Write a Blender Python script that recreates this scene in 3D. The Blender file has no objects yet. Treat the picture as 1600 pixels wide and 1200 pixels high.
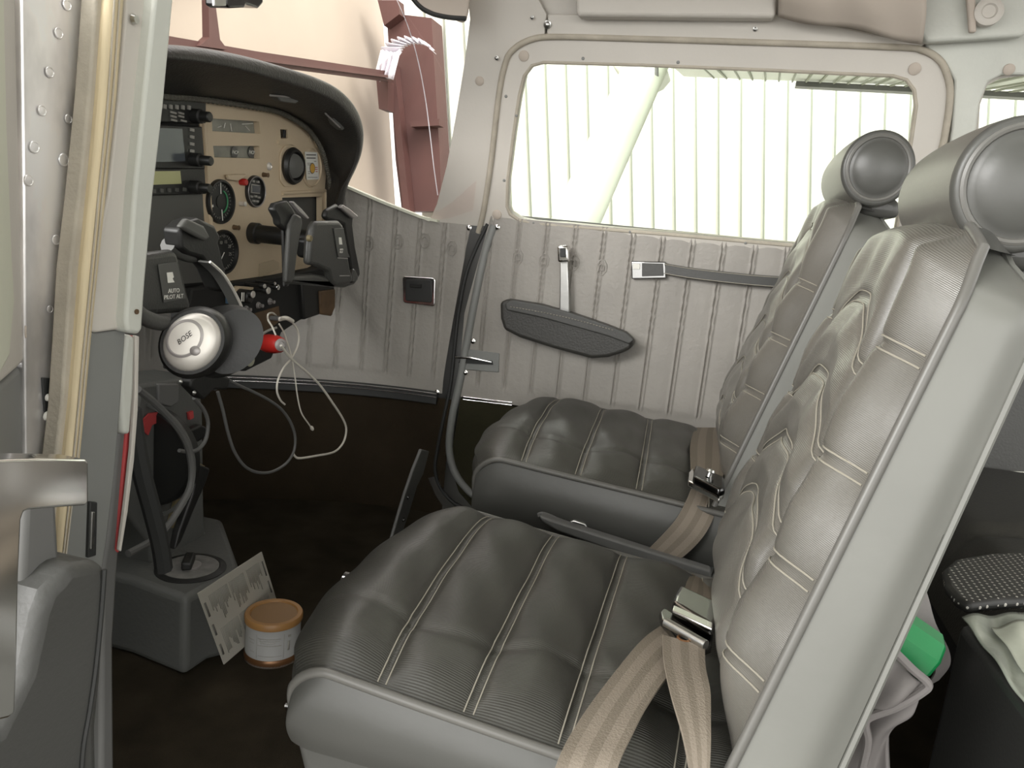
import bpy, bmesh, math, random
from mathutils import Vector, Matrix
random.seed(4)
PI = math.pi
SC = bpy.context.scene
COL = SC.collection

# ------------------------------------------------------------------ camera, world, exposure
# The aircraft's own frame: X aft, Y to the right-hand side, Z up, metres, cabin floor at Z = 0.
FPX = 1200.0
CAM = Vector((.76, -1.0, .63))
_y, _p, _r = math.radians(14), math.radians(11.3), math.radians(5.8)
FW = Vector((-math.sin(_y)*math.cos(_p), math.cos(_y)*math.cos(_p), -math.sin(_p)))
_rt = Vector((math.cos(_y), math.sin(_y), 0)); _up = _rt.cross(FW)
RT = _rt*math.cos(_r) + _up*math.sin(_r); UP = _up*math.cos(_r) - _rt*math.sin(_r)
cd = bpy.data.cameras.new('camera'); cam = bpy.data.objects.new('camera', cd); COL.objects.link(cam)
cd.sensor_fit = 'HORIZONTAL'; cd.sensor_width = 36; cd.lens = FPX/1600*36; cd.clip_start = .01; cd.clip_end = 200
cam.matrix_world = Matrix.Translation(CAM) @ Matrix((RT, UP, -FW)).transposed().to_4x4()
SC.camera = cam

w = bpy.data.worlds.new('world'); SC.world = w; w.use_nodes = True
nt = w.node_tree; nt.nodes.clear()
o_ = nt.nodes.new('ShaderNodeOutputWorld'); bg = nt.nodes.new('ShaderNodeBackground')
tc = nt.nodes.new('ShaderNodeTexCoord'); sx = nt.nodes.new('ShaderNodeSeparateXYZ')
mr = nt.nodes.new('ShaderNodeMapRange')
nt.links.new(tc.outputs['Generated'], sx.inputs[0]); nt.links.new(sx.outputs['Y'], mr.inputs['Value'])
mr.inputs['From Min'].default_value = -1; mr.inputs['From Max'].default_value = 1
mr.inputs['To Min'].default_value = 1.45; mr.inputs['To Max'].default_value = .8
bg.inputs['Color'].default_value = (1, .985, .955, 1)
nt.links.new(mr.outputs[0], bg.inputs['Strength']); nt.links.new(bg.outputs[0], o_.inputs[0])
SC.view_settings.view_transform = 'Standard'; SC.view_settings.look = 'None'
SC.view_settings.gamma = 1; SC.view_settings.use_curve_mapping = False
SC.view_settings.exposure = 1.25

def lamp(name, loc, target, size, sizey, power, color=(1, 1, 1)):
    l = bpy.data.lights.new(name, 'AREA'); l.shape = 'RECTANGLE'; l.size = size; l.size_y = sizey
    l.energy = power; l.color = color
    ob = bpy.data.objects.new(name, l); COL.objects.link(ob); ob.location = loc
    ob.rotation_euler = (Vector(target)-Vector(loc)).to_track_quat('-Z', 'Y').to_euler()
    return ob
# daylight from the open hangar door behind the photographer
lamp('hangar_door_daylight', (3.2, -5.5, 2.6), (.7, 0, .5), 4, 3, 60, (1, .99, .96))
lamp('seat_highlight_fill', (-2.2, -4.2, 2.3), (.8, -.1, .45), 3.0, 1.8, 115, (1, .99, .97))  # added fill lamp for highlights on the seat leather, no known skylight
# added area lamps that brighten the siding and end wall outside
lamp('hangar_wall_fill', (1.5, 4.6, 5.5), (1.5, 7, 1.6), 7, 1, 190, (1, 1, .98))
lamp('hangar_wall_fill', (-1.2, 3.2, 5.0), (-2.6, 4.0, 1.6), 3, 1, 40, (1, .98, .93))

# ------------------------------------------------------------------ pixel -> place helpers
def ray(x, y): return FW + RT*((x-800)/FPX) - UP*((y-600)/FPX)
def at(x, y, X=None, Y=None, Z=None):
    d = ray(x, y)
    i, v = (0, X) if X is not None else ((1, Y) if Y is not None else (2, Z))
    return CAM + d*((v-CAM[i])/d[i])
def onp(x, y, P, n):
    d = ray(x, y); n = Vector(n); return CAM + d*((Vector(P)-CAM).dot(n)/d.dot(n))
def Yw(X, Z):
    f = max(0, .25-X)
    return .53 - .75*f*f - .3*max(0, Z-.65)
def wl(x, y, off=0.0):
    d = ray(x, y); lo, hi = .8, 3.0
    for _ in range(40):
        m = (lo+hi)/2; p = CAM+d*m
        if p.y > Yw(p.x, p.z)-off: hi = m
        else: lo = m
    return CAM+d*lo

# ------------------------------------------------------------------ materials
def mat(name, col, rough=.5, metal=0, bump=0, scale=200, var=0, vscale=6, coat=0, spec=.5, wave=None, stretch=(1,1,1)):
    m = bpy.data.materials.new(name); m.use_nodes = True; n = m.node_tree; b = n.nodes['Principled BSDF']
    b.inputs['Base Color'].default_value = (*col, 1); b.inputs['Roughness'].default_value = rough
    b.inputs['Metallic'].default_value = metal; b.inputs['Coat Weight'].default_value = coat
    b.inputs['Coat Roughness'].default_value = .3
    b.inputs['Specular IOR Level'].default_value = spec
    t = n.nodes.new('ShaderNodeTexCoord'); mp = n.nodes.new('ShaderNodeMapping'); mp.inputs['Scale'].default_value = stretch
    n.links.new(t.outputs['Object'], mp.inputs[0])
    if var:
        z = n.nodes.new('ShaderNodeTexNoise'); z.inputs['Scale'].default_value = vscale; z.inputs['Detail'].default_value = 5
        n.links.new(mp.outputs[0], z.inputs['Vector'])
        r = n.nodes.new('ShaderNodeMapRange'); r.inputs['From Min'].default_value = .3; r.inputs['From Max'].default_value = .7
        r.inputs['To Min'].default_value = 1-var; r.inputs['To Max'].default_value = 1+var
        n.links.new(z.outputs[0], r.inputs[0])
        x = n.nodes.new('ShaderNodeMix'); x.data_type = 'RGBA'; x.blend_type = 'MULTIPLY'; x.inputs['Factor'].default_value = 1
        x.inputs['A'].default_value = (*col, 1); n.links.new(r.outputs[0], x.inputs['B']); n.links.new(x.outputs['Result'], b.inputs['Base Color'])
    if bump:
        z = n.nodes.new('ShaderNodeTexNoise'); z.inputs['Scale'].default_value = scale; z.inputs['Detail'].default_value = 3
        n.links.new(mp.outputs[0], z.inputs['Vector'])
        bp = n.nodes.new('ShaderNodeBump'); bp.inputs['Strength'].default_value = bump; bp.inputs['Distance'].default_value = .002
        n.links.new(z.outputs[0], bp.inputs['Height'])
        if wave:
            uv = n.nodes.new('ShaderNodeUVMap')
            wv = n.nodes.new('ShaderNodeTexWave'); wv.bands_direction = 'Y'; wv.inputs['Scale'].default_value = wave
            n.links.new(uv.outputs[0], wv.inputs['Vector'])
            b2 = n.nodes.new('ShaderNodeBump'); b2.inputs['Strength'].default_value = .3; b2.inputs['Distance'].default_value = .0010
            n.links.new(wv.outputs['Fac'], b2.inputs['Height']); n.links.new(bp.outputs[0], b2.inputs['Normal'])
            bp = b2
        n.links.new(bp.outputs[0], b.inputs['Normal'])
    return m
M = {}
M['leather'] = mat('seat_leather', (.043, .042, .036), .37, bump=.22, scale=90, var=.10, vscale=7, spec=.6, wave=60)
M['leather_back'] = mat('backrest_leather_lit', (.118, .112, .098), .34, bump=.16, scale=90, var=.10, vscale=7, spec=.8, wave=100, coat=.4)  # lighter copy of the seat leather, door light put into its base colour
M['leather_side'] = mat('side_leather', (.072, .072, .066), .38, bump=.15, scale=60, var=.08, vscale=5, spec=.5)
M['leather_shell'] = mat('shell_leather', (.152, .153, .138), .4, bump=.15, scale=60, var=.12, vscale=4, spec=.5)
M['piping'] = mat('seat_piping', (.115, .112, .102), .38, spec=.5)
M['stitch'] = mat('seat_thread', (.30, .28, .23), .7)
M['dark_leather'] = mat('dark_vinyl', (.035, .034, .030), .45, bump=.3, scale=300)
M['dark_grey'] = mat('dark_grey_vinyl', (.06, .06, .056), .5, bump=.2, scale=250)
M['vinyl'] = mat('wall_vinyl', (.31, .293, .265), .5, bump=.5, scale=120, var=.10, vscale=9, spec=.4)
M['plastic'] = mat('trim_plastic', (.56, .53, .48), .5, bump=.12, scale=200, var=.05, vscale=5)
M['plastic_cool'] = mat('trim_plastic_cool', (.55, .56, .51), .45, bump=.2, scale=180, var=.07, vscale=12)
M['tan'] = mat('tan_headliner', (.48, .42, .36), .7, bump=.4, scale=40, var=.08)
M['seal'] = mat('yellowed_seal', (.62, .52, .34), .55, bump=.3, scale=60, var=.12, vscale=30, stretch=(3, 3, .3))
M['sealtan'] = mat('beige_weatherstrip', (.42, .38, .31), .75, bump=.4, scale=250, var=.12, vscale=30)
M['rubber'] = mat('black_rubber', (.025, .026, .025), .6)
M['greymetal'] = mat('grey_painted_metal', (.22, .225, .215), .45, var=.08)
M['greymetal2'] = mat('darker_grey_metal', (.13, .13, .125), .45, var=.08)
M['console'] = mat('console_plastic', (.095, .097, .09), .55, bump=.3, scale=150, var=.08)
M['carpet'] = mat('brown_carpet', (.036, .029, .019), .95, bump=1, scale=900, var=.3, vscale=14, spec=.1)
M['carpet2'] = mat('kick_carpet', (.030, .022, .013), .9, bump=1, scale=700, var=.15, vscale=10, spec=.15)
M['carpet3'] = mat('olive_carpet', (.032, .030, .016), .9, bump=1, scale=700, var=.15, vscale=10, spec=.15)
M['black'] = mat('black_plastic', (.014, .014, .013), .45, bump=.1, scale=300)
M['blackmatte'] = mat('black_matte', (.010, .010, .009), .8)
M['yoke'] = mat('yoke_plastic', (.05, .05, .046), .38, bump=.2, scale=500)
M['padgrey'] = mat('pad_grey', (.085, .085, .078), .5)
M['glare'] = mat('glareshield_vinyl', (.032, .030, .027), .5, bump=.4, scale=300, var=.2, vscale=30)
M['beige'] = mat('panel_beige', (.56, .455, .315), .5, bump=.15, scale=200, var=.05)
M['chrome'] = mat('chrome', (.9, .89, .87), .12, metal=1)
M['steel'] = mat('brushed_steel', (.55, .55, .53), .3, metal=1, bump=.1, scale=60)
M['polished'] = mat('polished_aluminium', (.95, .93, .92), .30, metal=.75, bump=.3, scale=18, var=.42, vscale=16, stretch=(1, 1, .45))
M['chrome2'] = mat('dim_chrome', (.27, .27, .265), .15, metal=1)  # chrome with its dark reflections put into the base colour
M['darksteel'] = mat('black_chrome', (.10, .10, .10), .2, metal=1)
M['red'] = mat('red_plastic', (.42, .02, .015), .4)
M['redpaint'] = mat('red_paint', (.42, .05, .05), .6, var=.2)
M['white'] = mat('white_marking', (.75, .74, .68), .6)
M['offwhite'] = mat('white_cable', (.60, .57, .50), .5)
M['greycable'] = mat('grey_cable', (.10, .10, .095), .5)
M['silver'] = mat('silver_plastic', (.66, .63, .58), .35, metal=.35)
M['silverdk'] = mat('dark_silver', (.33, .31, .30), .35, metal=.4)
M['dial'] = mat('dial_black', (.018, .019, .018), .5)
M['green'] = mat('green_marking', (.05, .28, .12), .5)
M['bottle'] = mat('green_bottle_plastic', (.010, .22, .065), .3, spec=.6)
M['lcd'] = mat('lcd_yellow', (.42, .42, .20), .3)
M['screen'] = mat('grey_screen', (.075, .085, .095), .15)
M['lid'] = mat('amber_lid', (.30, .155, .05), .45)
M['lidin'] = mat('amber_lid_centre', (.20, .11, .04), .5)
M['tin'] = mat('tin_label_white', (.33, .33, .32), .5)
M['copper'] = mat('copper_rim', (.16, .075, .03), .35, metal=.5)
M['paper'] = mat('paper', (.42, .40, .35), .8)
M['ink'] = mat('print_ink', (.14, .135, .12), .8)
M['inkl'] = mat('print_ink_light', (.30, .29, .26), .8)
M['orange'] = mat('orange_spot', (.65, .38, .07), .6)
M['chute'] = mat('grey_cloth', (.20, .185, .18), .8, bump=.4, scale=60)
M['wood'] = mat('brown_wood', (.10, .06, .03), .6, var=.3, vscale=30)
M['wing'] = mat('white_wing_paint', (.74, .78, .68), .35)
M['siding'] = mat('hangar_siding', (.66, .67, .60), .6)
M['creamwall'] = mat('cream_wall', (.36, .31, .25), .8, var=.05, vscale=1)
M['beam'] = mat('red_primer_steel', (.075, .031, .026), .6, var=.15, vscale=2)
M['sheet'] = mat('white_sheet', (.75, .73, .78), .4)
M['concrete'] = mat('concrete', (.17, .165, .155), .8, var=.1, vscale=1)
M['disc'] = mat('selector_grey', (.16, .155, .145), .6, var=.25, vscale=60)
M['yellowed'] = mat('yellowed_label', (.20, .165, .09), .6)
M['blue'] = mat('blue_plastic', (.05, .10, .16), .5)
M['whiteshell'] = mat('door_cream', (.60, .61, .50), .5, bump=.15, scale=150, var=.05)
def glassmat(name, tint, gl=.06):
    m = bpy.data.materials.new(name); m.use_nodes = True; n = m.node_tree; n.nodes.clear()
    o = n.nodes.new('ShaderNodeOutputMaterial'); t = n.nodes.new('ShaderNodeBsdfTransparent'); g = n.nodes.new('ShaderNodeBsdfGlossy')
    x = n.nodes.new('ShaderNodeMixShader'); f = n.nodes.new('ShaderNodeFresnel'); f.inputs[0].default_value = 1.35
    t.inputs[0].default_value = (*tint, 1); g.inputs['Roughness'].default_value = .05
    n.links.new(f.outputs[0], x.inputs[0]); n.links.new(t.outputs[0], x.inputs[1]); n.links.new(g.outputs[0], x.inputs[2]); n.links.new(x.outputs[0], o.inputs[0])
    return m
M['glass'] = glassmat('window_acrylic', (.97, .985, .955))
M['wglass'] = glassmat('windscreen_acrylic', (.99, .95, .94))
def stripes(name, c1, c2, freq, axis):
    m = mat(name, c1, .75, bump=.4, scale=600, spec=.25); n = m.node_tree; b = n.nodes['Principled BSDF']
    uv = n.nodes.new('ShaderNodeUVMap'); s = n.nodes.new('ShaderNodeSeparateXYZ'); n.links.new(uv.outputs[0], s.inputs[0])
    mu = n.nodes.new('ShaderNodeMath'); mu.operation = 'MULTIPLY'; mu.inputs[1].default_value = freq; n.links.new(s.outputs[axis], mu.inputs[0])
    si = n.nodes.new('ShaderNodeMath'); si.operation = 'SINE'; n.links.new(mu.outputs[0], si.inputs[0])
    gt = n.nodes.new('ShaderNodeMath'); gt.operation = 'GREATER_THAN'; gt.inputs[1].default_value = .1; n.links.new(si.outputs[0], gt.inputs[0])
    x = n.nodes.new('ShaderNodeMix'); x.data_type = 'RGBA'; x.inputs['A'].default_value = (*c1, 1); x.inputs['B'].default_value = (*c2, 1)
    n.links.new(gt.outputs[0], x.inputs['Factor']); n.links.new(x.outputs['Result'], b.inputs['Base Color'])
    return m
M['belt'] = stripes('belt_webbing', (.22, .188, .15), (.172, .146, .114), 15, 'X')

# ------------------------------------------------------------------ object helpers
def wloc(o):
    v = Vector(o.location)
    while o.parent: o = o.parent; v += Vector(o.location)
    return v
def tag(o, label=None, cat=None, group=None, kind=None):
    for k, v in (('label', label), ('category', cat), ('group', group), ('kind', kind)):
        if v: o[k] = v
    return o
def empty(name, loc, label, cat, group=None, kind=None):
    o = bpy.data.objects.new(name, None); COL.objects.link(o); o.location = loc; o.empty_display_size = .02
    return tag(o, label, cat, group, kind)
def link(name, me, m, parent=None, bevel=0, smooth=True, seg=3, angle=38, subs=0, solid=0):
    if parent is not None:
        off = wloc(parent)
    else:
        vs = [v.co for v in me.vertices]
        lo = [min(v[i] for v in vs) for i in range(3)]; hi = [max(v[i] for v in vs) for i in range(3)]
        off = Vector(((lo[0]+hi[0])/2, (lo[1]+hi[1])/2, lo[2]))
    me.transform(Matrix.Translation(-off))
    if not me.materials:
        for q in (m if isinstance(m, (list, tuple)) else [m]): me.materials.append(M[q] if isinstance(q, str) else q)
    if smooth:
        me.shade_smooth(); me.set_sharp_from_angle(angle=math.radians(angle))
    o = bpy.data.objects.new(name, me); COL.objects.link(o)
    if parent is not None: o.parent = parent
    else: o.location = off
    if solid:
        s = o.modifiers.new('s', 'SOLIDIFY'); s.thickness = solid; s.offset = 0
    if bevel:
        b = o.modifiers.new('b', 'BEVEL'); b.width = bevel; b.segments = seg; b.limit_method = 'ANGLE'; b.angle_limit = math.radians(40)
    if subs:
        s = o.modifiers.new('u', 'SUBSURF'); s.levels = subs; s.render_levels = subs
    return o
class MB:
    def __init__(s): s.v = []; s.f = []; s.mi = []; s.uv = {}
    def add(s, vs, fs, mi=0):
        b = len(s.v); s.v += [Vector(p) for p in vs]; s.f += [[i+b for i in f] for f in fs]; s.mi += [mi]*len(fs); return s
    def box(s, c, d, R=None, mi=0):
        c = Vector(c); h = Vector(d)/2; vs = []
        for i in (-1, 1):
            for j in (-1, 1):
                for k in (-1, 1):
                    q = Vector((i*h.x, j*h.y, k*h.z)); vs.append(c+(R @ q if R else q))
        return s.add(vs, [(0,1,3,2),(4,6,7,5),(0,4,5,1),(2,3,7,6),(0,2,6,4),(1,5,7,3)], mi)
    def prism(s, pts, ext, mi=0):
        n = len(pts); ext = Vector(ext); pts = [Vector(p) for p in pts]
        return s.add(pts+[p+ext for p in pts], [list(range(n))[::-1], list(range(n, 2*n))]+[(i, (i+1) % n, (i+1) % n+n, i+n) for i in range(n)], mi)
    def tube(s, pts, r, n=8, mi=0, closed=False, cap=True):
        pts = [Vector(p) for p in pts]; N = len(pts); rr = r if isinstance(r, (list, tuple)) else [r]*N
        T = []
        for i in range(N):
            a = pts[(i-1) % N] if (closed or i > 0) else pts[0]; b = pts[(i+1) % N] if (closed or i < N-1) else pts[-1]
            T.append((b-a).normalized())
        u = T[0].orthogonal().normalized(); vs = []
        for i in range(N):
            u = (u - T[i]*u.dot(T[i])).normalized(); v = T[i].cross(u)
            vs += [pts[i]+(u*math.cos(2*PI*k/n)+v*math.sin(2*PI*k/n))*rr[i] for k in range(n)]
        fs = []
        for i in range(N if closed else N-1):
            j = (i+1) % N
            fs += [(i*n+k, i*n+(k+1) % n, j*n+(k+1) % n, j*n+k) for k in range(n)]
        if cap and not closed: fs += [list(range(n))[::-1], [(N-1)*n+k for k in range(n)]]
        return s.add(vs, fs, mi)
    def lathe(s, o, d, prof, n=32, mi=0, sy=1, up=None, cap=True):
        o = Vector(o); d = Vector(d).normalized(); u = (Vector(up) if up else d.orthogonal()); u = (u-d*u.dot(d)).normalized(); v = d.cross(u); vs = []
        for (r, h) in prof: vs += [o+d*h+(u*math.cos(2*PI*k/n)*sy+v*math.sin(2*PI*k/n))*r for k in range(n)]
        fs = [(i*n+k, i*n+(k+1) % n, (i+1)*n+(k+1) % n, (i+1)*n+k) for i in range(len(prof)-1) for k in range(n)]
        if cap: fs += [list(range(n))[::-1], [(len(prof)-1)*n+k for k in range(n)]]
        return s.add(vs, fs, mi)
    def grid(s, f, nu, nv, mi=0, flip=False):
        vs = []; b = len(s.v)
        for i in range(nu+1):
            for j in range(nv+1):
                vs.append(f(i/nu, j/nv)); s.uv[b+len(vs)-1] = (i/nu, j/nv)
        fs = [(i*(nv+1)+j, (i+1)*(nv+1)+j, (i+1)*(nv+1)+j+1, i*(nv+1)+j+1) for i in range(nu) for j in range(nv)]
        if flip: fs = [q[::-1] for q in fs]
        return s.add(vs, fs, mi)
    def ribbon(s, cs, ws, n, thick=.0015, mi=0):
        # centre points, half-width vectors, normals
        b = len(s.v); vs = []; N = len(cs)
        for c, wv, nn in zip(cs, ws, n):
            for q in (-1, 1):
                for t in (-.5, .5): vs.append(c+wv*q+nn*thick*t)
        for i in range(N):
            for a in range(4): s.uv[b+i*4+a] = (a//2, i/(N-1))
        fs = []
        for i in range(N-1):
            a, c = i*4, i*4+4
            fs += [(a, a+2, c+2, c), (a+1, c+1, c+3, a+3), (a, c, c+1, a+1), (a+2, a+3, c+3, c+2)]
        fs += [(0, 1, 3, 2), ((N-1)*4, (N-1)*4+2, (N-1)*4+3, (N-1)*4+1)]
        return s.add(vs, fs, mi)
    def build(s, name, m, parent=None, **k):
        me = bpy.data.meshes.new(name); me.from_pydata(s.v, [], s.f); me.polygons.foreach_set('material_index', s.mi)
        if s.uv:
            ul = me.uv_layers.new(name='UVMap')
            for l in me.loops: ul.data[l.index].uv = s.uv.get(l.vertex_index, (0, 0))
        bm = bmesh.new(); bm.from_mesh(me); bmesh.ops.recalc_face_normals(bm, faces=bm.faces); bm.to_mesh(me); bm.free()
        return link(name, me, m, parent, **k)
def cr(pts, n=8, closed=False):
    pts = [Vector(p) for p in pts]; N = len(pts); out = []
    for i in range(N if closed else N-1):
        if closed: a, b, c, d = (pts[(i+q) % N] for q in (-1, 0, 1, 2))
        else: a, b, c, d = pts[max(i-1, 0)], pts[i], pts[i+1], pts[min(i+2, N-1)]
        for k in range(n):
            t = k/n; out.append(.5*((2*b)+(c-a)*t+(2*a-5*b+4*c-d)*t*t+(3*b-a-3*c+d)*t**3))
    if not closed: out.append(pts[-1])
    return out
def eval_mesh(curve, name):
    ob = bpy.data.objects.new(name, curve); COL.objects.link(ob)
    dg = bpy.context.evaluated_depsgraph_get(); dg.update()
    me = bpy.data.meshes.new_from_object(ob.evaluated_get(dg)); bpy.data.objects.remove(ob)
    return me
def plate(name, outer, holes, O, ex, ey, thick, m, parent=None, off=0, bevel=0, **k):
    """flat plate with holes; loops are world points lying near plane (O, ex, ey); normal = ex x ey"""
    O = Vector(O); ex = Vector(ex).normalized(); ey = Vector(ey).normalized(); en = ex.cross(ey)
    c = bpy.data.curves.new(name, 'CURVE'); c.dimensions = '2D'; c.fill_mode = 'BOTH'; c.extrude = thick/2
    for lp in [outer]+list(holes):
        sp = c.splines.new('POLY'); sp.points.add(len(lp)-1); sp.use_cyclic_u = True
        for i, p in enumerate(lp):
            p = Vector(p)-O; sp.points[i].co = (p.dot(ex), p.dot(ey), 0, 1)
    me = eval_mesh(c, name); me.materials.clear()
    me.transform(Matrix.Translation(O+en*(off-thick/2)) @ Matrix((ex, ey, en)).transposed().to_4x4())
    bm = bmesh.new(); bm.from_mesh(me); bmesh.ops.remove_doubles(bm, verts=bm.verts, dist=1e-6); bmesh.ops.recalc_face_normals(bm, faces=bm.faces); bm.to_mesh(me); bm.free()
    return link(name, me, m, parent, bevel=bevel, **k)
def text(name, s, size, O, ex, ey, m, parent, off=.0006, shear=0):
    c = bpy.data.curves.new(name, 'FONT'); c.body = s; c.size = size; c.align_x = 'CENTER'; c.align_y = 'CENTER'; c.extrude = .0002; c.shear = shear; c.resolution_u = 3
    me = eval_mesh(c, name); me.materials.clear()
    ex = Vector(ex).normalized(); ey = Vector(ey).normalized(); en = ex.cross(ey)
    me.transform(Matrix.Translation(Vector(O)+en*off) @ Matrix((ex, ey, en)).transposed().to_4x4())
    return link(name, me, m, parent, smooth=False)
def PX(pts, **k): return [at(x, y, **k) for x, y in pts]
def rnd(pts, r=.25, n=5):
    """round the corners of a loop of points by cutting fraction r of the shorter neighbour edge"""
    out = []; N = len(pts); pts = [Vector(p) for p in pts]
    for i in range(N):
        a, b, c = pts[i-1], pts[i], pts[(i+1) % N]; d = min((a-b).length, (c-b).length)*r
        p = b+(a-b).normalized()*d; q = b+(c-b).normalized()*d
        for k in range(n+1):
            t = k/n; out.append(p*(1-t)**2+b*2*t*(1-t)+q*t*t)
    return out
def screw(name, p, n, r, m='chrome', parent=None):
    return MB().lathe(p, n, [(r*1.35, 0), (r*1.3, r*.3), (r*.9, r*.45), (r*.8, r*.9), (r*.45, r*1.15), (.0002, r*1.2)], 14).build(name, m, parent)
INW = Vector((0, -1, 0)); UN = Vector((0, -.958, -.287)); UO = Vector((0, .53, .65)); UEY = Vector((0, -.287, .958)); EX = Vector((1, 0, 0)); EZ = Vector((0, 0, 1))
def up_(x, y): return onp(x, y, UO, UN)

# ================================================================== SETTING: the hangar outside
TA = math.radians(8.5)
def H(x, y, z): return Vector((x*math.cos(TA)-z*math.sin(TA), y, x*math.sin(TA)+z*math.cos(TA)))
def hbox(mb, a, b):
    vs = [H(x, y, z) for x in (a[0], b[0]) for y in (a[1], b[1]) for z in (a[2], b[2])]
    mb.add(vs, [(0,1,3,2),(4,6,7,5),(0,4,5,1),(2,3,7,6),(0,2,6,4),(1,5,7,3)])
mb = MB(); hbox(mb, (-9, -9, -1.25), (12, 8, -1.15)); tag(mb.build('hangar_floor', 'concrete', smooth=False), kind='structure')
mb = MB()
xs = []; x = -2.3
while x < 9:
    xs += [(x, 0), (x+.155, 0), (x+.165, -.02), (x+.185, -.02), (x+.195, 0)]; x += .21
vs = [H(a, 7+b, z) for z in (-1.2, 7) for a, b in xs]; n = len(xs)
mb.add(vs, [(i, i+1, n+i+1, n+i) for i in range(n-1)])
tag(mb.build('hangar_wall', 'siding', smooth=False, solid=.01), kind='structure')
mb = MB(); x = -2.3
while x < 9:
    hbox(mb, (x+.168, 6.965, -1.2), (x+.184, 6.985, 7)); x += .21
M['seam'] = mat('siding_seam', (.24, .26, .21), .7)
tag(mb.build('hangar_wall_seams', 'seam', smooth=False), kind='structure')
mb = MB(); hbox(mb, (-2.75, -2, -1.2), (-2.65, 7.1, 7)); tag(mb.build('hangar_end_wall', 'creamwall', smooth=False), kind='structure')
mb = MB(); mb.prism(PX([(240, 52), (400, 80), (612, 112), (612, 128), (400, 100), (240, 85)], X=-2.55), (-.09, 0, 0))
mb.prism(PX([(240, 62), (400, 88), (612, 118), (612, 122), (400, 94), (240, 70)], X=-2.50), (-.06, 0, 0))
mb.prism(PX([(326, 0), (336, 0), (344, 62), (356, 78), (312, 72), (327, 58)], X=-2.52), (-.05, 0, 0))
tag(mb.build('hangar_beam', 'beam', smooth=False), kind='structure')
mb = MB(); mb.prism(PX([(604, 20), (674, 28), (687, 240), (690, 330), (628, 330), (618, 250)], Y=6.6), (0, .3, 0))
mb.prism(PX([(588, 125), (606, 126), (606, 172), (592, 170)], Y=6.3), (0, .2, 0))
mb.prism(PX([(606, 100), (616, 100), (640, 330), (630, 330)], Y=6.45), (0, .14, 0))
mb.prism(PX([(640, 190), (686, 186), (686, 196), (642, 198)], Y=6.45), (0, .14, 0))
mb.prism(PX([(590, 0), (622, 0), (624, 22), (600, 40)], Y=6.45), (0, .14, 0))
tag(mb.build('hangar_column', 'beam', smooth=False), kind='structure')
# crumpled white sheet added for insulation refracted by the curved windscreen
mb = MB()
def shf(u, v):
    a = PI*.98-u*PI*.9
    cx, cy = 637+math.cos(a)*44, 92-math.sin(a)*34+ (38 if u < .15 else 0)*(1-u/.15)
    ex, ey = 650+math.cos(a)*24, 66-math.sin(a)*14+16
    p = at(cx*(1-v)+ex*v, cy*(1-v)+ey*v, Y=6.12); p.y += .05*math.sin(u*70)*(1-.3*v); return p
mb.grid(shf, 90, 4)
mb.grid(lambda u, v: at(575+u*28-v*10+20, 88+v*40+u*6-10, Y=6.1)+Vector((0, .04*math.sin(u*28), 0)), 24, 4)
tag(mb.build('refraction_sheet', 'sheet', solid=.004), 'crumpled white patch standing for insulation refracted by the windscreen over the red steel column', 'refracted insulation')

# wing strut and wing (the aircraft's own, outside the right window)
A = at(878, 372, Y=1.25); B = at(1000, 104, Y=2.9)
d = (B-A); mb = MB()
prof = []
for k in range(28):
    a = 2*PI*k/28; prof.append((math.cos(a)*.062*(1+.25*math.cos(a)), math.sin(a)*.022))
ax = Vector((1, 0, 0)); ax = (ax-d.normalized()*ax.dot(d.normalized())).normalized(); ay = d.normalized().cross(ax)
P0 = A-d*.35
vs = [P0+ax*a*1.0+ay*b for a, b in prof]+[B+ax*a*1.75+ay*b*1.75 for a, b in prof]
mb.add(vs, [(k, (k+1) % 28, 28+(k+1) % 28, 28+k) for k in range(28)]+[list(range(28)), list(range(28, 56))])
root = empty('wing_strut', P0, 'thick white wing strut slanting up outside the right cabin window', 'wing strut')
mb.build('strut_tube', 'wing', root)
mb = MB(); mb.prism(PX([(955, 100), (1045, 104), (1030, 122), (1018, 128), (1004, 140), (975, 128)], Y=2.95), (0, .3, 0)); mb.build('strut_fairing', 'wing', root, bevel=.02)
mb = MB(); mb.tube(cr(PX([(1026, 104), (1026, 122), (1026, 135), (1022, 144), (1014, 147)], Y=2.7), 6), .009); mb.build('tie_down_hook', 'greymetal', root)
# wing underside: dihedral plane
def wz(Y): return 1.14+(Y-.5)*.148
root = empty('wing', (1.2, 3, wz(3)), 'white ribbed wing underside seen through the top of the right window', 'wing')
mb = MB(); za, zb_ = wz(.62), wz(4.8)   # the same high wing carries on over the open left door
mb.add([(.35, -.62, za), (2.6, -.62, za+.02), (2.6, -4.8, zb_+.02), (.35, -4.8, zb_), (.35, -.62, za+.16), (2.6, -.62, za+.08), (2.6, -4.8, zb_+.08), (.35, -4.8, zb_+.16)],
       [(0,1,2,3),(4,7,6,5),(0,4,5,1),(1,5,6,2),(2,6,7,3),(3,7,4,0)]); mb.build('left_wing_skin', 'wing', root, bevel=.01)
mb = MB(); z0, z1 = wz(.62), wz(4.4)
mb.add([(.35, .62, z0), (2.6, .62, z0+.02), (2.6, 4.4, z1+.02), (.35, 4.4, z1), (.35, .62, z0+.16), (2.6, .62, z0+.08), (2.6, 4.4, z1+.08), (.35, 4.4, z1+.16)],
       [(0,1,2,3),(4,7,6,5),(0,4,5,1),(1,5,6,2),(2,6,7,3),(3,7,4,0)]); mb.build('wing_skin', 'wing', root, bevel=.01)
mb = MB()
for i in range(26):
    xx = .5+i*.08
    mb.tube([(xx, 2.9+.1*(i % 2), wz(2.95)-.002), (xx+.05, 4.35, wz(4.35)-.002)], .006, 5)
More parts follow.
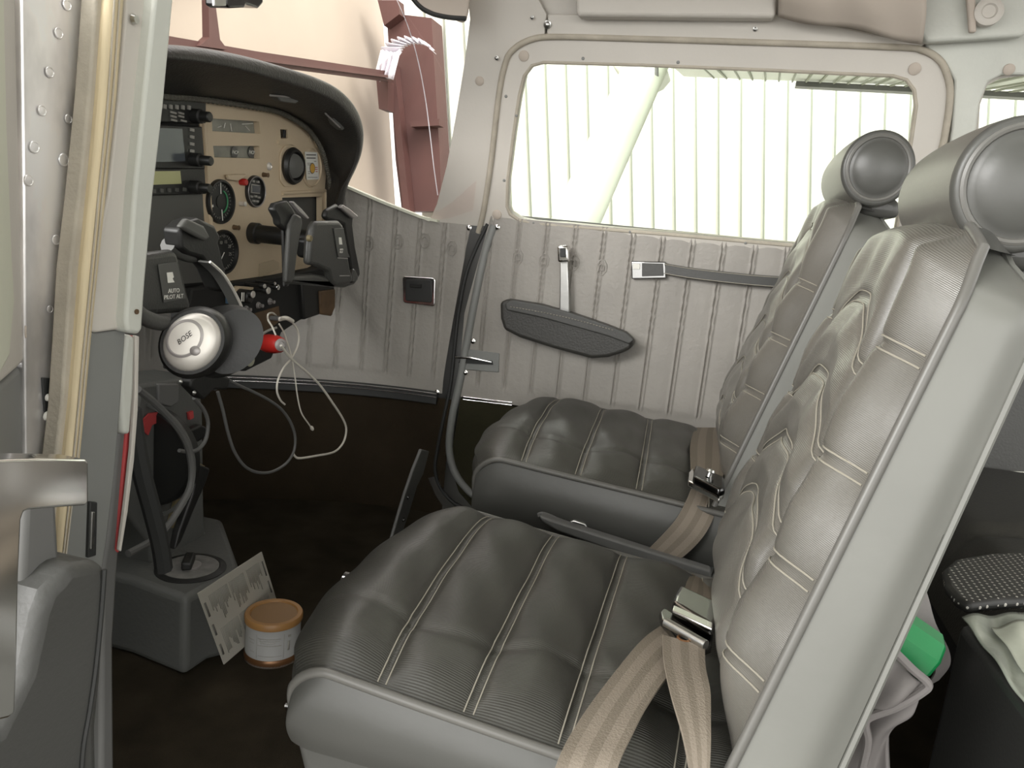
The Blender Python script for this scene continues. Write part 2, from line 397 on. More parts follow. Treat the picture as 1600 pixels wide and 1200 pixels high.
M['wingrib'] = mat('wing_shadow_bead', (.42, .45, .36), .6); mb.build('stiffening_bead', 'wingrib', root)
mb = MB(); mb.box((1.7, 4.3, wz(4.3)-.02), (1.3, .08, .03)); mb.build('tip_seam', 'greymetal', root)

# ================================================================== cabin shell
def quadplate(name, pts, ext, m, **k):
    mb = MB(); mb.prism(pts, ext); return tag(mb.build(name, m, **k), kind='structure')
# floor
mb = MB(); mb.box((.65, -.01, -.015), (2.3, 1.1, .03)); tag(mb.build('floor', 'carpet', smooth=False), kind='structure')
mb = MB(); mb.add([(-.45, -.55, 0), (-.45, .55, 0), (-.45, .55, .80), (-.45, -.55, .80), (-.47, -.55, 0), (-.47, .55, 0), (-.47, .55, .80), (-.47, -.55, .80)],
                  [(0,1,2,3),(7,6,5,4),(0,4,5,1),(1,5,6,2),(2,6,7,3),(3,7,4,0)])
tag(mb.build('wall_front', 'blackmatte', smooth=False), kind='structure')
# right side: lower shell behind the trim
mb = MB(); mb.grid(lambda u, v: Vector((-.47+u*2.3, Yw(-.47+u*2.3, 0)+.035, -.03+v*(.69 if -.47+u*2.3 > .17 else .60))), 60, 1)
tag(mb.build('wall_right', 'greymetal2', smooth=True, solid=.006), kind='structure')
WIN = [(793, 322), (794, 282), (803, 210), (812, 150), (820, 118), (832, 102), (850, 97), (1000, 101), (1200, 109), (1395, 118), (1416, 124), (1428, 140), (1431, 165), (1424, 215), (1410, 300), (1398, 370), (1390, 392), (1370, 397), (1250, 384), (1050, 366), (900, 354), (835, 348), (812, 343), (798, 334)]
WIN2 = [(1532, 200), (1534, 165), (1545, 135), (1565, 124), (1600, 120), (1760, 128), (1790, 150), (1770, 330), (1740, 400), (1560, 390), (1530, 370)]
DOOR = [(757, 352), (765, 300), (777, 200), (787, 130), (797, 90), (815, 70), (850, 60), (1000, 63), (1200, 68), (1425, 76), (1455, 84), (1474, 104), (1480, 135), (1474, 190), (1450, 330), (1436, 420)]
ucorner = [Vector((.10, .53, .65)), Vector((1.9, .53, .65)), UO+UEY*.48+EX*1.9, UO+UEY*.48+EX*.30]
out = [wl(668, 346), Vector((.45, .53, .65)), Vector((1.9, .53, .65)), UO+UEY*.46+EX*1.9, UO+UEY*.46+EX*.42, up_(730, -30), up_(733, 30), up_(724, 100), up_(712, 180), up_(697, 260), up_(680, 320)]
tag(plate('wall_right_upper', out, [[up_(*p) for p in WIN], [up_(*p) for p in WIN2]], UO, EX, UEY, .012, 'plastic', off=-.012), kind='structure')
# front pillar trim
pil = [up_(*p) for p in [(728, -40), (736, 30), (727, 100), (714, 180), (699, 260), (684, 318), (672, 345), (746, 352), (757, 352), (765, 300), (777, 200), (787, 130), (797, 90), (813, 70), (852, 55), (855, 22), (838, -10), (834, -40)]]
t1 = tag(plate('trim_1', pil, [], UO, EX, UEY, .012, 'plastic', off=.006, bevel=.004), kind='structure')
# top trim strip
tp = [up_(*p) for p in [(858, 22), (856, 54), (1438, 73), (1446, 66), (1400, 60), (1225, 22)]]
tag(plate('trim_2', tp, [], UO, EX, UEY, .008, 'plastic', off=.010, bevel=.003), kind='structure')
# rear pillar trim
rp = [up_(*p) for p in [(1447, 45), (1445, 76), (1470, 92), (1490, 125), (1486, 200), (1460, 420), (1540, 430), (1526, 372), (1525, 200), (1530, 160), (1543, 128), (1565, 117), (1800, 118), (1800, 20)]]
tag(plate('trim_3', rp, [], UO, EX, UEY, .012, 'plastic_cool', off=.004, bevel=.004), kind='structure')
# rear side panel under the rear window
mb = MB(); mb.box((1.48, .515, .35), (.84, .03, .66)); tag(mb.build('trim_4', 'dark_grey', bevel=.01), kind='structure')
tag(plate('window_2', [up_(*p) for p in WIN2], [], UO, EX, UEY, .003, 'glass', off=-.016, smooth=False), kind='structure')
# plain button plugs in the trims
for i, (x, y, r) in enumerate([(751, 126, .0085), (1575, 108, .0085), (1545, 20, .012)]):
    mb = MB(); mb.lathe(up_(x, y)+UN*.004, UN, [(r, 0), (r, .003), (r*.8, .0042), (.0002, .0045)], 20)
    tag(mb.build('trim_plug', 'tan'), ['round beige plug in the front door pillar trim', 'round beige plug above the rear side window', 'brown round plug in the headliner corner by the rear strap'][i], 'plug')
for i, (x, y, r, lab) in enumerate([(858, 38, .0055, 'large domed screw at the front end of the trim over the right door'), (1180, 45, .0028, 'small screw mid way along the trim over the right door'), (1436, 64, .003, 'small screw at the rear end of the trim over the right door'), (834, 27, .0025, 'small screw in the pillar trim beside the overhead trim'), (779, 90, .003, 'small dark screw in the pillar trim beside the door seal')]):
    tag(screw('trim_screw', up_(x, y)+UN*.012, UN, r, 'steel'), lab, 'screw', 'trim screws over the right door')
# ceiling: closed roof with centre crown
mb = MB(); mb.grid(lambda u, v: Vector((-.02+.2+u*1.9, -.47+.9*v, 1.115+.05*math.sin(PI*v))), 4, 10)
tag(mb.build('ceiling', 'tan', solid=.01), kind='structure')
# headliner side bulge at the right (tan fabric) and long overhead panel
mb = MB(); mb.prism(PX([(898, -30), (900, 20), (905, 24), (1205, 27), (1212, 24), (1214, -30)], Y=.375), (0, .03, 0)); tag(mb.build('sun_visor_rail', 'plastic', bevel=.006), 'long cream overhead moulding along the cabin roof edge', 'moulding')
mb = MB()
mb.grid(lambda u, v: at(1216+u*225, -35+v*(60+u*42)+3*math.sin(u*9), Y=.36+.02*v)+Vector((0, -.02*math.sin(v*PI)*(1+.3*math.sin(u*14)), 0)), 30, 10)
tag(mb.build('headliner_side', 'tan', solid=.004), kind='structure')
mb = MB(); mb.prism(PX([(1430, -30), (1424, -5), (1438, 50), (1447, 66), (1600, 56), (1640, -30)], Y=.39), (0, .02, 0)); tag(mb.build('trim_5', 'plastic_cool', bevel=.005), kind='structure')
st = empty('hand_strap', at(1515, 20, Y=.365), 'tan hanging strap with a round fixing at the top right headliner', 'strap')
mb = MB(); mb.prism(PX([(1508, -30), (1513, 20), (1515, 50), (1526, 50), (1526, 20), (1523, -30)], Y=.37), (0, .01, 0)); mb.build('webbing', 'tan', st, bevel=.003)
mb = MB(); mb.lathe(at(1545, 18, Y=.37), INW, [(.02, -.01), (.02, .002), (.016, .004), (.011, .004), (.009, .001), (.0002, .001)], 24); mb.build('fixing_ring', 'plastic', st)
# dark bracket at top by pillar (folded sun visor hinge)
sv = empty('sun_visor', at(690, -10, Y=.34), 'cream padded sun visor with black edge hanging at the top of the windscreen', 'sun visor')
mb = MB(); mb.prism(cr(PX([(600, -60), (650, 2), (672, 18), (700, 26), (728, 28), (735, -60)], Y=.33), 6), (0, .008, 0)); mb.build('visor_panel', 'tan', sv, bevel=.003)
mb = MB(); mb.tube(cr(PX([(620, -40), (650, 4), (672, 20), (700, 27), (728, 29)], Y=.33), 6), .004); mb.build('visor_edge', 'rubber', sv)
cp = empty('overhead_bracket', at(348, 0, X=.12), 'small black bracket hanging above the windscreen centre', 'bracket')
mb = MB(); mb.prism(PX([(318, -30), (320, 8), (326, 12), (350, 11), (352, 6), (372, 12), (380, 4), (378, -30)], X=.12), (.03, 0, 0)); mb.build('bracket_body', 'darksteel', cp, bevel=.004)
mb = MB(); mb.prism(PX([(330, -4), (331, 10), (349, 9), (349, -4)], X=.152), (.004, 0, 0)); mb.build('bracket_plate', 'steel', cp, bevel=.001)

# ================================================================== right door
dr = empty('door_1', (.6, .53, .05), 'closed right cabin door', 'door', kind='structure'); 
del dr['category']; del dr['label']
fr = plate('window_frame', [up_(*p) for p in DOOR], [[up_(*p) for p in WIN]], UO, EX, UEY, .022, 'plastic', dr, off=.006, bevel=.008)
plate('window_pane', [up_(*p) for p in WIN], [], UO, EX, UEY, .003, 'glass', dr, off=-.012, smooth=False)
mb = MB(); mb.tube([up_(*p)+UN*.004 for p in WIN], .0035, 8, closed=True); mb.build('window_seal', 'sealtan', dr)
mb = MB(); mb.tube(cr([up_(*p)+UN*.008 for p in [(749, 362), (757, 330), (768, 260), (781, 150), (791, 100), (803, 78), (830, 62), (870, 57), (1000, 60), (1200, 66), (1400, 73), (1440, 78), (1465, 92), (1478, 115), (1483, 150), (1474, 215), (1462, 260)]], 6), .0055, 10)
tag(mb.build('door_seal', 'sealtan'), 'beige rubber weatherstrip running round the upper frame of the right door', 'weatherstrip')
for x, y in [(820, 87), (1428, 107), (778, 334)]:
    MB().lathe(up_(x, y)+UN*.006, UN, [(.0095, 0), (.0095, .002), (.008, .003), (.0002, .003)], 20).build('frame_plug', 'tan', dr)
for x, y in [(792, 150), (808, 180), (789, 281), (912, 91), (1060, 97), (835, 347), (985, 361), (1165, 378), (1395, 215)]:
    MB().lathe(up_(x, y)+UN*.006, UN, [(.003, 0), (.002, .002), (.0002, .0024)], 10).build('frame_screw', 'greymetal', dr)
# ribbed vinyl panel as a height field
def ribprof(x, x0, pitch):
    q = ((x-x0)/pitch) % 1.0; q = min(q, 1-q)*pitch
    return .0032*math.exp(-((q-.0035)/.0016)**2)-.0012*math.exp(-(q/.002)**2)+.0014*min(1, q/.02)
def panel_h(x, z, x0, pitch, z0, z1):
    e = min(z-z0, 1)
    a = 1/(1+math.exp(-(z-z0-.032)/.0025))
    return a*ribprof(x, x0, pitch)+.0015*math.sin(x*9+z*7)*a
def vpanel(name, X0, X1, Z0f, Z1f, parent, off, m, nx, nz, x0, pitch, zr, edge=None):
    mb = MB()
    def f(u, v):
        x = X0+u*(X1-X0); z = Z0f(x)+v*(Z1f(x)-Z0f(x))
        if edge: 
            xl = edge(z); x = xl+u*(X1-xl)
        y = Yw(x, min(z, .65))-off-panel_h(x, z, x0, pitch, zr, 1)
        return Vector((x, y, z))
    mb.grid(f, nx, nz)
    return mb.build(name, m, parent, solid=.0, angle=60)
def dedge(z):   # door's front edge at interior, from the photograph's sloping line
    return .262+ (.30-.262)*max(0, (z-.45)/.2) if z > .45 else .262
vp = vpanel('door_panel', .262, 1.02, lambda x: .272, lambda x: .653, dr, .004, 'vinyl', 400, 120, .363-.057*2, .057, .272, dedge)
mb = MB()
for k, xx in enumerate([.363-.057, .363, .363+.057, .363+.057*2]):
    c = wl(0, 0); z = .583-.0
    X = xx+.057*.0
for px, py in [(809, 402), (850, 408), (897, 411), (940, 418)]:
    p = wl(px, py, .006)
    pts = [p+Vector((math.cos(2*PI*(k+.5)/8)*.0105*1.0, 0, math.sin(2*PI*(k+.5)/8)*.0155)) for k in range(8)]
    mb.tube(pts, .0015, 6, closed=True)
    pts = [p+Vector((q[0], -.001, q[1])) for q in [(-.005, -.006), (.005, -.006), (.005, .004), (0, .0075), (-.005, .004)]]
    mb.tube(pts, .0012, 6, closed=True)
mb.build('embossed_crest', 'vinyl', vp)
# kick carpet of the door
kp = [Vector((x, .526, z)) for x, z in [(.27, .268), (.262, .16), (.268, .10), (.285, .06), (.32, .03), (.38, .02), (1.0, .02), (1.0, .268)]]
mb = MB(); mb.prism(kp, (0, .02, 0)); mb.build('kick_panel', 'carpet3', dr, smooth=False)
mb = MB()
for dz in (0, .006): mb.tube([wl(724, 622, .006)+EZ*(.003-dz), wl(800, 631, .006)+EZ*(.003-dz)], .0014, 8)
mb.build('chrome_moulding', 'chrome', dr)
mb = MB(); mb.tube([Vector((.80, .518, .272)), Vector((.98, .518, .272))], .002, 8); mb.build('chrome_moulding', 'chrome', dr)
# grey door edge flange
fl = [(772, 352), (758, 395), (742, 470), (728, 545), (718, 600), (707, 650), (702, 700), (712, 740), (738, 772), (775, 792), (830, 810)]
def flp(x, y): return wl(x, y, .004)
cs = cr([flp(*p) for p in fl], 6)
mb = MB(); wv = []
mb.tube(cs, .0085, 10); mb.build('edge_flange', 'greymetal', dr)
# latch plate
o = wl(745, 564, .010)
lp = [wl(*p, .007) for p in [(726, 545), (780, 552), (779, 582), (722, 577)]]
mb = MB(); mb.prism(lp, (0, .004, 0)); lt = mb.build('latch_plate', 'greymetal', dr, bevel=.0012)
mb = MB(); mb.prism([wl(*p, .0095) for p in [(720, 559), (769, 564), (770, 570), (716, 567)]], (0, .003, 0)); mb.build('latch_slot', 'rubber', lt)
mb = MB(); mb.tube([wl(712, 558, .014), wl(735, 559, .014), wl(768, 566, .011)], [.003, .003, .0015], 8); mb.build('latch_bolt', 'chrome', lt)
for x, y in [(777, 355), (739, 533), (727, 582)]: screw('panel_screw', wl(x, y, .007), INW, .0042, 'chrome', dr)
# armrest: padded wedge on the door
ar = [(790, 470), (800, 466), (850, 474), (900, 488), (950, 505), (980, 517), (994, 530), (990, 541), (975, 548), (955, 554), (930, 556), (870, 540), (820, 524), (796, 512), (791, 495)]
a0 = [wl(x, y, .004) for x, y in ar]
mb = MB(); mb.prism([p+Vector((0, 0, 0)) for p in a0], (0, -.045, 0)); am = mb.build('armrest', 'dark_leather', dr, bevel=.010, seg=5)
mb = MB()
for k in range(34):
    t = k/33; p = Vector(at(797+t*158, 479+t*36-3*math.sin(t*PI), Y=.4715)); q = Vector(at(797+(t+.018)*158, 479+(t+.018)*36-3*math.sin(t*PI), Y=.4715)); mb.tube([p, q], .0007, 5)
mb.build('stitching', 'stitch', am)
MB().prism(rnd([wl(x, y, .046) for x, y in [(791, 473), (802, 468), (850, 476), (900, 490), (950, 507), (980, 519), (992, 530), (984, 537), (950, 524), (900, 510), (850, 496), (793, 484)]], .3), (0, -.010, 0)).build('armrest_top', 'dark_grey', am, bevel=.004, seg=4)
# inside door handle (chrome lever) above the armrest
hp = [(871, 383), (887, 383), (889, 410), (887, 488), (875, 487), (876, 412), (870, 405)]
hd = MB(); hd.prism([wl(x, y, .030) for x, y in [(875, 405), (887, 405), (890, 489), (874, 487)]], (0, .008, 0)); h1 = hd.build('door_handle', 'steel', dr, bevel=.002)
MB().prism([wl(x, y, .045) for x, y in [(870, 384), (887, 383), (889, 409), (871, 410)]], (0, .022, 0)).build('handle_knob', 'chrome', h1, bevel=.004)
MB().prism([wl(x, y, .048) for x, y in [(875, 388), (883, 388), (884, 402), (875, 402)]], (0, .003, 0)).build('knob_inset', 'rubber', h1, bevel=.001)
MB().tube([wl(882, 488, .024), wl(882, 496, .006)], .007, 10).build('handle_pivot', 'steel', h1)
# pull strap
sp = MB(); pts = cr([wl(1038, 420, .012), wl(1080, 427, .016), wl(1130, 433, .018), wl(1180, 438, .018), wl(1240, 442, .016), wl(1330, 447, .012)], 8)
sp.ribbon(pts, [EZ*.0105]*len(pts), [INW]*len(pts), .006); s1 = sp.build('pull_strap', 'dark_grey', dr, bevel=.002)
mb = MB()
for dz in (.0085, -.0085):
    mb.tube([p+EZ*dz+INW*.0035 for p in pts], .0008, 5)
mb.build('stitching', 'stitch', s1)
MB().prism([wl(x, y, .016) for x, y in [(986, 408), (1040, 409), (1041, 435), (987, 436)]], (0, .012, 0)).build('strap_bracket', 'chrome2', s1, bevel=.002)
MB().prism([wl(x, y, .018) for x, y in [(1003, 411), (1036, 412), (1037, 431), (1003, 432)]], (0, .003, 0)).build('bracket_insert', 'dark_grey', s1, bevel=.001)
MB().prism([wl(x, y, .018) for x, y in [(989, 412), (1000, 412), (1000, 421), (989, 421)]], (0, .003, 0)).build('bracket_button', 'white', s1, bevel=.001)

# black door seal on the post, front metal post
def wlr(x, y, off=0): return wl(x, y, off)
mb = MB(); mb.tube(cr([wl(*p, .004) for p in [(762, 350), (745, 385), (728, 430), (716, 490), (710, 545), (704, 600), (694, 650), (684, 700), (680, 735), (690, 765), (715, 790), (760, 812)]], 6), [.004]*60+[.006]*7, 10)
tag(mb.build('rubber_seal', 'rubber'), 'black rubber seal curving down the front edge of the right door', 'seal')
mb = MB(); mb.ribbon(*(lambda c: (c, [Vector((.010, 0, .004))]*len(c), [INW]*len(c)))(cr([wl(*p, .003) for p in [(676, 745), (690, 775), (708, 798), (730, 812)]], 5)), .004)
tag(mb.build('sill_strip', 'steel'), kind='structure')

# forward side panel (vinyl) and its crests
def ftop(x): 
    # sill line from (535,290) to (745,350)
    return None
L0 = wl(500, 275); L1 = wl(600, 318); L2 = wl(672, 346); L3 = wl(742, 352)
def ftop(x):
    P = [L0, L1, L2, L3]
    if x <= P[0].x: return P[0].z+(P[1].z-P[0].z)/(P[1].x-P[0].x)*(x-P[0].x)
    for a, b in zip(P, P[1:]):
        if x <= b.x: return a.z+(b.z-a.z)*(x-a.x)/(b.x-a.x)
    return P[-1].z
def redge(z): return .228+(.262-.228)*max(0, min(1, (z-.3)/.35))**1.2
def fpan(u, v):
    z0 = .272
    x = -.44+u*(.262+.44); z = z0+v*(ftop(x)-z0); xr = redge(z); x = -.44+u*(xr+.44)
    y = Yw(x, z)-.004-panel_h(x, z, .206, .052, z0, 1)
    y += .006*math.exp(-((x-.02-(.45-z)*.6)/.02)**2)*math.exp(-((z-.43)/.05)**2)
    return Vector((x, y, z))
mb = MB(); mb.grid(fpan, 320, 110)
fp = tag(mb.build('baseboard_right_front', 'vinyl', angle=60), kind='structure'); fp.name = 'trim_6'
mb = MB()
for px, py in [(577, 381), (622, 378), (664, 376), (706, 388)]:
    p = wl(px, py, .006); 
    mb.tube([p+Vector((math.cos(2*PI*(k+.5)/8)*.0105, 0, math.sin(2*PI*(k+.5)/8)*.0155)) for k in range(8)], .0013, 6, closed=True)
    mb.tube([p+Vector((q[0], -.001, q[1])) for q in [(-.005, -.006), (.005, -.006), (.005, .004), (0, .0075), (-.005, .004)]], .001, 6, closed=True)
mb.build('embossed_crest', 'vinyl', fp)
for x, y in [(733, 356), (683, 613)]: screw('panel_screw', wl(x, y, .007), INW, .0042, 'chrome', fp)
# white sill ledge under the windscreen side
mb = MB(); pts = [Vector((x, Yw(x, ftop(x))-.001, ftop(x)+.002)) for x in [-.44+k*.035 for k in range(19)]]
mb.ribbon(pts, [Vector((0, .012, 0))]*len(pts), [EZ]*len(pts), .005); tag(mb.build('window_sill', 'whiteshell'), kind='structure')
# black + chrome moulding below
pts = [Vector((x, Yw(x, .27)-.010, .262-.0*x)) for x in [-.44+k*.03 for k in range(23)]]
mb = MB(); mb.ribbon(pts, [EZ*.014]*len(pts), [INW]*len(pts), .008); tag(mb.build('trim_7', 'rubber', bevel=.002), kind='structure')
mb = MB(); mb.tube([p+Vector((0, -.006, .010)) for p in pts], .0016, 8); mb.tube([p+Vector((0, -.006, .003)) for p in pts], .0014, 8)
tag(mb.build('trim_8', 'chrome'), kind='structure')
# front kick carpet
mb = MB(); mb.grid(lambda u, v: Vector((-.45+u*.70, Yw(-.45+u*.70, 0)-.004, v*.262)), 30, 2); tag(mb.build('trim_9', 'carpet2', solid=.0), kind='structure')
# ash tray / speaker square
c = wl(655, 454, .008)
at0 = empty('ashtray', c, 'square black ashtray with chrome frame set into the forward side panel', 'ashtray')
sq = rnd([wl(x, y, .008) for x, y in [(630, 431), (682, 434), (681, 479), (631, 473)]], .12)
MB().prism(sq, (0, -.006, 0)).build('chrome_frame', 'chrome', at0, bevel=.002)
sq = rnd([wl(x, y, .015) for x, y in [(634, 436), (675, 437), (675, 473), (634, 470)]], .1)
MB().prism(sq, (0, -.003, 0)).build('ashtray_lid', 'black', at0, bevel=.002)
MB().prism([wl(x, y, .020) for x, y in [(641, 443), (659, 444), (659, 450), (641, 449)]], (0, -.004, 0)).build('finger_tab', 'blackmatte', at0, bevel=.001)

# metal bracket by the front of the door
br = MB(); br.prism([at(x, y, X=.27) for x, y in [(659, 702), (671, 705), (662, 740), (652, 760), (640, 800), (628, 835), (623, 852), (611, 848), (622, 810), (634, 770), (646, 735)]], (-.006, 0, 0))
b0 = tag(br.build('metal_bracket', 'greymetal2', bevel=.002), 'upright grey metal bracket on the floor ahead of the right door post', 'bracket')
for x, y in [(637, 777), (630, 812)]: screw('bracket_screw', at(x, y, X=.271), (1, 0, 0), .003, 'darksteel', b0)

# windscreen pane
bot = [Vector((.268, .505, .66)), wl(672, 344), wl(600, 316), wl(535, 288), Vector((-.25, .36, .80)), Vector((-.36, .20, .84)), Vector((-.40, 0, .85)), Vector((-.36, -.20, .84)), Vector((-.25, -.36, .80))]
topc = [Vector((.36, .40, 1.05)), Vector((.33, .39, 1.07)), Vector((.29, .37, 1.10)), Vector((.25, .34, 1.12)), Vector((.21, .27, 1.13)), Vector((.18, .15, 1.14)), Vector((.17, 0, 1.15)), Vector((.18, -.15, 1.14)), Vector((.21, -.27, 1.13))]
bc, tcv = cr(bot, 5), cr(topc, 5)
mb = MB(); mb.grid(lambda u, v: bc[round(u*(len(bc)-1))].lerp(tcv[round(u*(len(bc)-1))], v)+Vector((-.04, .05, .04))*math.sin(PI*v)*.6, len(bc)-1, 8)
w3 = tag(mb.build('window_3', 'wglass'), kind='structure')
mb = MB(); mb.tube(cr([at(x, y, Y=.40) for x, y in [(618, -5), (637, 40), (652, 90), (664, 150), (672, 210), (678, 262), (684, 305)]], 6), .0009, 6); mb.build('glare_line', 'sheet', w3)  # thin white tube standing in for a glare reflection on the windscreen

# ================================================================== instrument panel
def X0(x, y, X=0.0): return at(x, y, X=X)
ip = empty('instrument_panel', (0, 0, .45), 'beige instrument panel with round gauges under the black glareshield', 'instrument panel')
EY = Vector((0, 1, 0))
panel = [(311, 158), (345, 161), (420, 171), (450, 181), (478, 200), (497, 226), (509, 258), (516, 295), (519, 330), (516, 365), (505, 405), (470, 424), (437, 432), (336, 449), (328, 430), (318, 330), (314, 240)]
slot1 = [(331, 185), (405, 190), (407, 209), (332, 205)]; slot2 = [(333, 228), (405, 228), (406, 248), (335, 246)]
glove = [(441, 309), (503, 307), (503, 345), (500, 378), (442, 378)]
small = [(438, 202), (449, 202), (450, 216), (439, 217)]
lp = lambda L: [X0(*p) for p in L]
bp = plate('beige_face', rnd(lp(panel), .3), [lp(slot1), lp(slot2), lp(glove), lp(small)], (0, 0, .6), EY, EZ, .012, 'beige', ip, off=0, bevel=.0015)
mb = MB(); mb.tube([X0(317, 170, .001), X0(322, 240, .001), X0(328, 330, .001), X0(333, 400, .001), X0(338, 445, .001)], .0035, 8); mb.build('face_edge', 'beige', bp)
MB().box((-.028, .22, .64), (.01, .44, .36)).build('panel_backing', 'blackmatte', ip)
# slots: grey glass strips with marks
for L, s in ((slot1, 0), (slot2, 1)):
    q = [X0(x, y, -.010) for x, y in [(L[0][0]-1, L[0][1]-1), (L[1][0]-9, L[1][1]-1), (L[2][0]-9, L[2][1]+1), (L[3][0]-1, L[3][1]+1)]]
    dsp = MB().prism(q, (-.004, 0, 0)).build('annunciator_window', mat('annunciator_glass_%d' % s, (.20, .20, .165), .25, var=.2, vscale=40), ip)
    if s:
        for cx in (366, 392):
            c = X0(cx, 238, -.009)
            MB().lathe(c, (1, 0, 0), [(.0001, 0), (.009, 0), (.009, .0008), (.0001, .0008)], 20).build('dark_oval', 'padgrey', dsp)
            text('lettering', 'NCP', .008, c+Vector((.001, 0, 0)), EY, EZ, 'white', dsp, shear=.3)
    else:
        mb = MB()
        for a, b in [((383, 197), (390, 204)), ((378, 194), (395, 193)), ((360, 193), (362, 205)), ((350, 200), (352, 192)), ((340, 199), (346, 197))]:
            MB().tube([X0(*a, -.009), X0(*b, -.009)], .0006, 5).build('glass_mark', 'white', dsp)
def gauge(cx, cy, ry, name, needle=None, ticks=24, extra=None, par=ip, X=.0):
    c = X0(cx, cy, X); t = X0(cx, cy-ry, X); b = X0(cx, cy+ry, X); r = (t-b).length/2
    mb = MB(); mb.lathe(c, (1, 0, 0), [(r*.84, .0005), (r*.88, .006), (r*.97, .006), (r, .004), (r, 0)], 48)
    g = mb.build(name, 'black', par)
    MB().lathe(c, (1, 0, 0), [(r*.86, 0), (r*.86, .0012), (.0002, .0012)], 40).build('dial_face', 'dial', g)
    if ticks:
        mb = MB()
        for k in range(ticks):
            a = 2*PI*k/ticks; u = Vector((0, math.sin(a), math.cos(a))); l = .12 if k % 3 == 0 else .07
            v = u.cross(Vector((1, 0, 0)))
            mb.box(c+Vector((.0016, 0, 0))+u*r*(.78-l/2), (.0006, r*.022, r*l), Matrix.Rotation(-a, 3, 'X'))
        mb.build('tick_marks', 'inkl' if ticks > 20 else 'white', g)
    for a, l0, l1, wd, m in (needle or []):
        a = math.radians(a); u = Vector((0, math.sin(a), math.cos(a)))
        MB().box(c+Vector((.003, 0, 0))+u*r*(l0+l1)/2, (.0008, r*wd, r*(l1-l0)), Matrix.Rotation(-a, 3, 'X')).build('needle', m, g)
    return g, c, r
g, c, r = gauge(343, 315, 35, 'gauge', [(-5, .35, .85, .04, 'white'), (170, .35, .85, .04, 'white'), (-110, .60, .8, .10, 'white')], 30)
mb = MB(); mb.tube([c+Vector((.002, math.sin(a)*r*.52, math.cos(a)*r*.52)) for a in [.35+k*.2 for k in range(13)]], .0012, 6); mb.build('green_arc', 'green', g)
MB().lathe(c, (1, 0, 0), [(r*.3, .001), (r*.3, .0022), (.0002, .0022)], 24).build('dial_centre', 'black', g)
g, c, r = gauge(348, 394, 35, 'gauge', [(215, .0, .72, .035, 'white')], 36)
for a in range(6):
    an = -2+a*.75; text('numeral', str(a*5), .0075, c+Vector((.0016, math.sin(an)*r*.48, math.cos(an)*r*.48)), EY, EZ, 'inkl', g)
g, c, r = gauge(397, 299, 25, 'gauge', None, 0)
MB().box(c+Vector((.003, -.001, .004)), (.002, r*.95, r*.55)).build('screen_frame', 'inkl', g)
MB().box(c+Vector((.004, -.001, .004)), (.002, r*.78, r*.42)).build('screen', 'screen', g)
mb = MB()
for dy, dz in ((-.45, -.35), (0, -.3), (.4, -.35), (-.2, -.6), (.2, -.6), (-.3, .62), (.2, .62)): MB().box(c+Vector((.003, r*dy, r*dz)), (.003, r*.22, r*.13)).build('button', 'inkl', g)
MB().lathe(c, (1, 0, 0), [(r*.90, .006), (r*.95, .0068), (r*.98, .006)], 40, cap=False).build('bezel_rim', 'silverdk', g)
# air vent and empty vent ring
vr = [(436, 240), (442, 228), (455, 226), (468, 234), (470, 262), (468, 285), (460, 291), (443, 292), (436, 282)]
MB().prism(rnd(lp(vr), .3), (.003, 0, 0)).build('vent_bezel', 'beige', ip, bevel=.001)
c = X0(452, 259); rr = (X0(452, 228)-X0(452, 290)).length/2
vt = MB().lathe(c+Vector((.003, 0, 0)), (1, 0, 0), [(rr*.88, 0), (rr*.95, .006), (rr*.85, .012), (rr*.72, .012), (rr*.66, .006), (rr*.66, .002)], 40, sy=1).build('air_vent', 'black', ip)
MB().lathe(c+Vector((.012, -.008, 0)), (.9, -.45, 0), [(rr*.62, 0), (rr*.62, .002), (rr*.3, .006), (.0002, .007)], 32).build('vent_flap', 'padgrey', vt)
MB().box(X0(473, 259, .006), (.004, .014, .003)).build('vent_lever', 'greymetal', vt)
c = X0(486, 262); rr = (X0(486, 230)-X0(486, 292)).length/2
MB().lathe(c, (1, 0, 0), [(rr*.9, .001), (rr*.93, .004), (rr, .001)], 40, cap=False).build('blank_vent_ring', 'beige', ip)
# placard (smoke / CO detector card)
cards = [X0(x, y, .004) for x, y in [(476, 237), (495, 238), (498, 280), (479, 281)]]
cdn = empty('detector_card', cards[0], 'small white card with an orange spot stuck on the right of the beige panel', 'card')
MB().prism(cards, (.0008, 0, 0)).build('card_sheet', 'white', cdn)
o = X0(488, 263, .0052)
MB().lathe(o, (1, 0, 0), [(.0085, 0), (.0085, .0006), (.0001, .0006)], 24).build('orange_spot', 'orange', cdn)
MB().lathe(o, (1, 0, 0), [(.0085, .0006), (.0092, .0009), (.0100, 0)], 24, cap=False).build('spot_ring', 'ink', cdn)
mb = MB()
for (x0, x1, y) in [(478.5, 493.5, 242), (479, 493, 247)]:
    mb.prism([X0(a, b, .005) for a, b in [(x0, y-1), (x1, y-.8), (x1, y+1), (x0, y+.8)]], (.0004, 0, 0))
for (x0, x1, y) in [(480, 486, 255), (480.5, 485, 257.5), (490.5, 494, 252), (481, 484.5, 268), (481, 484.5, 271), (481, 496, 277)]:
    mb.prism([X0(a, b, .005) for a, b in [(x0, y-.4), (x1, y-.3), (x1, y+.5), (x0, y+.4)]], (.0004, 0, 0))
mb.build('print_lines', 'ink', cdn)
mb = MB()
for (x0, x1, y) in [(491.5, 496, 261.5), (492, 496, 264.5), (493, 496, 268)]:
    mb.prism([X0(a, b, .005) for a, b in [(x0, y-.6), (x1, y-.5), (x1, y+.6), (x0, y+.5)]], (.0004, 0, 0))
mb.build('red_lines', 'red', cdn)
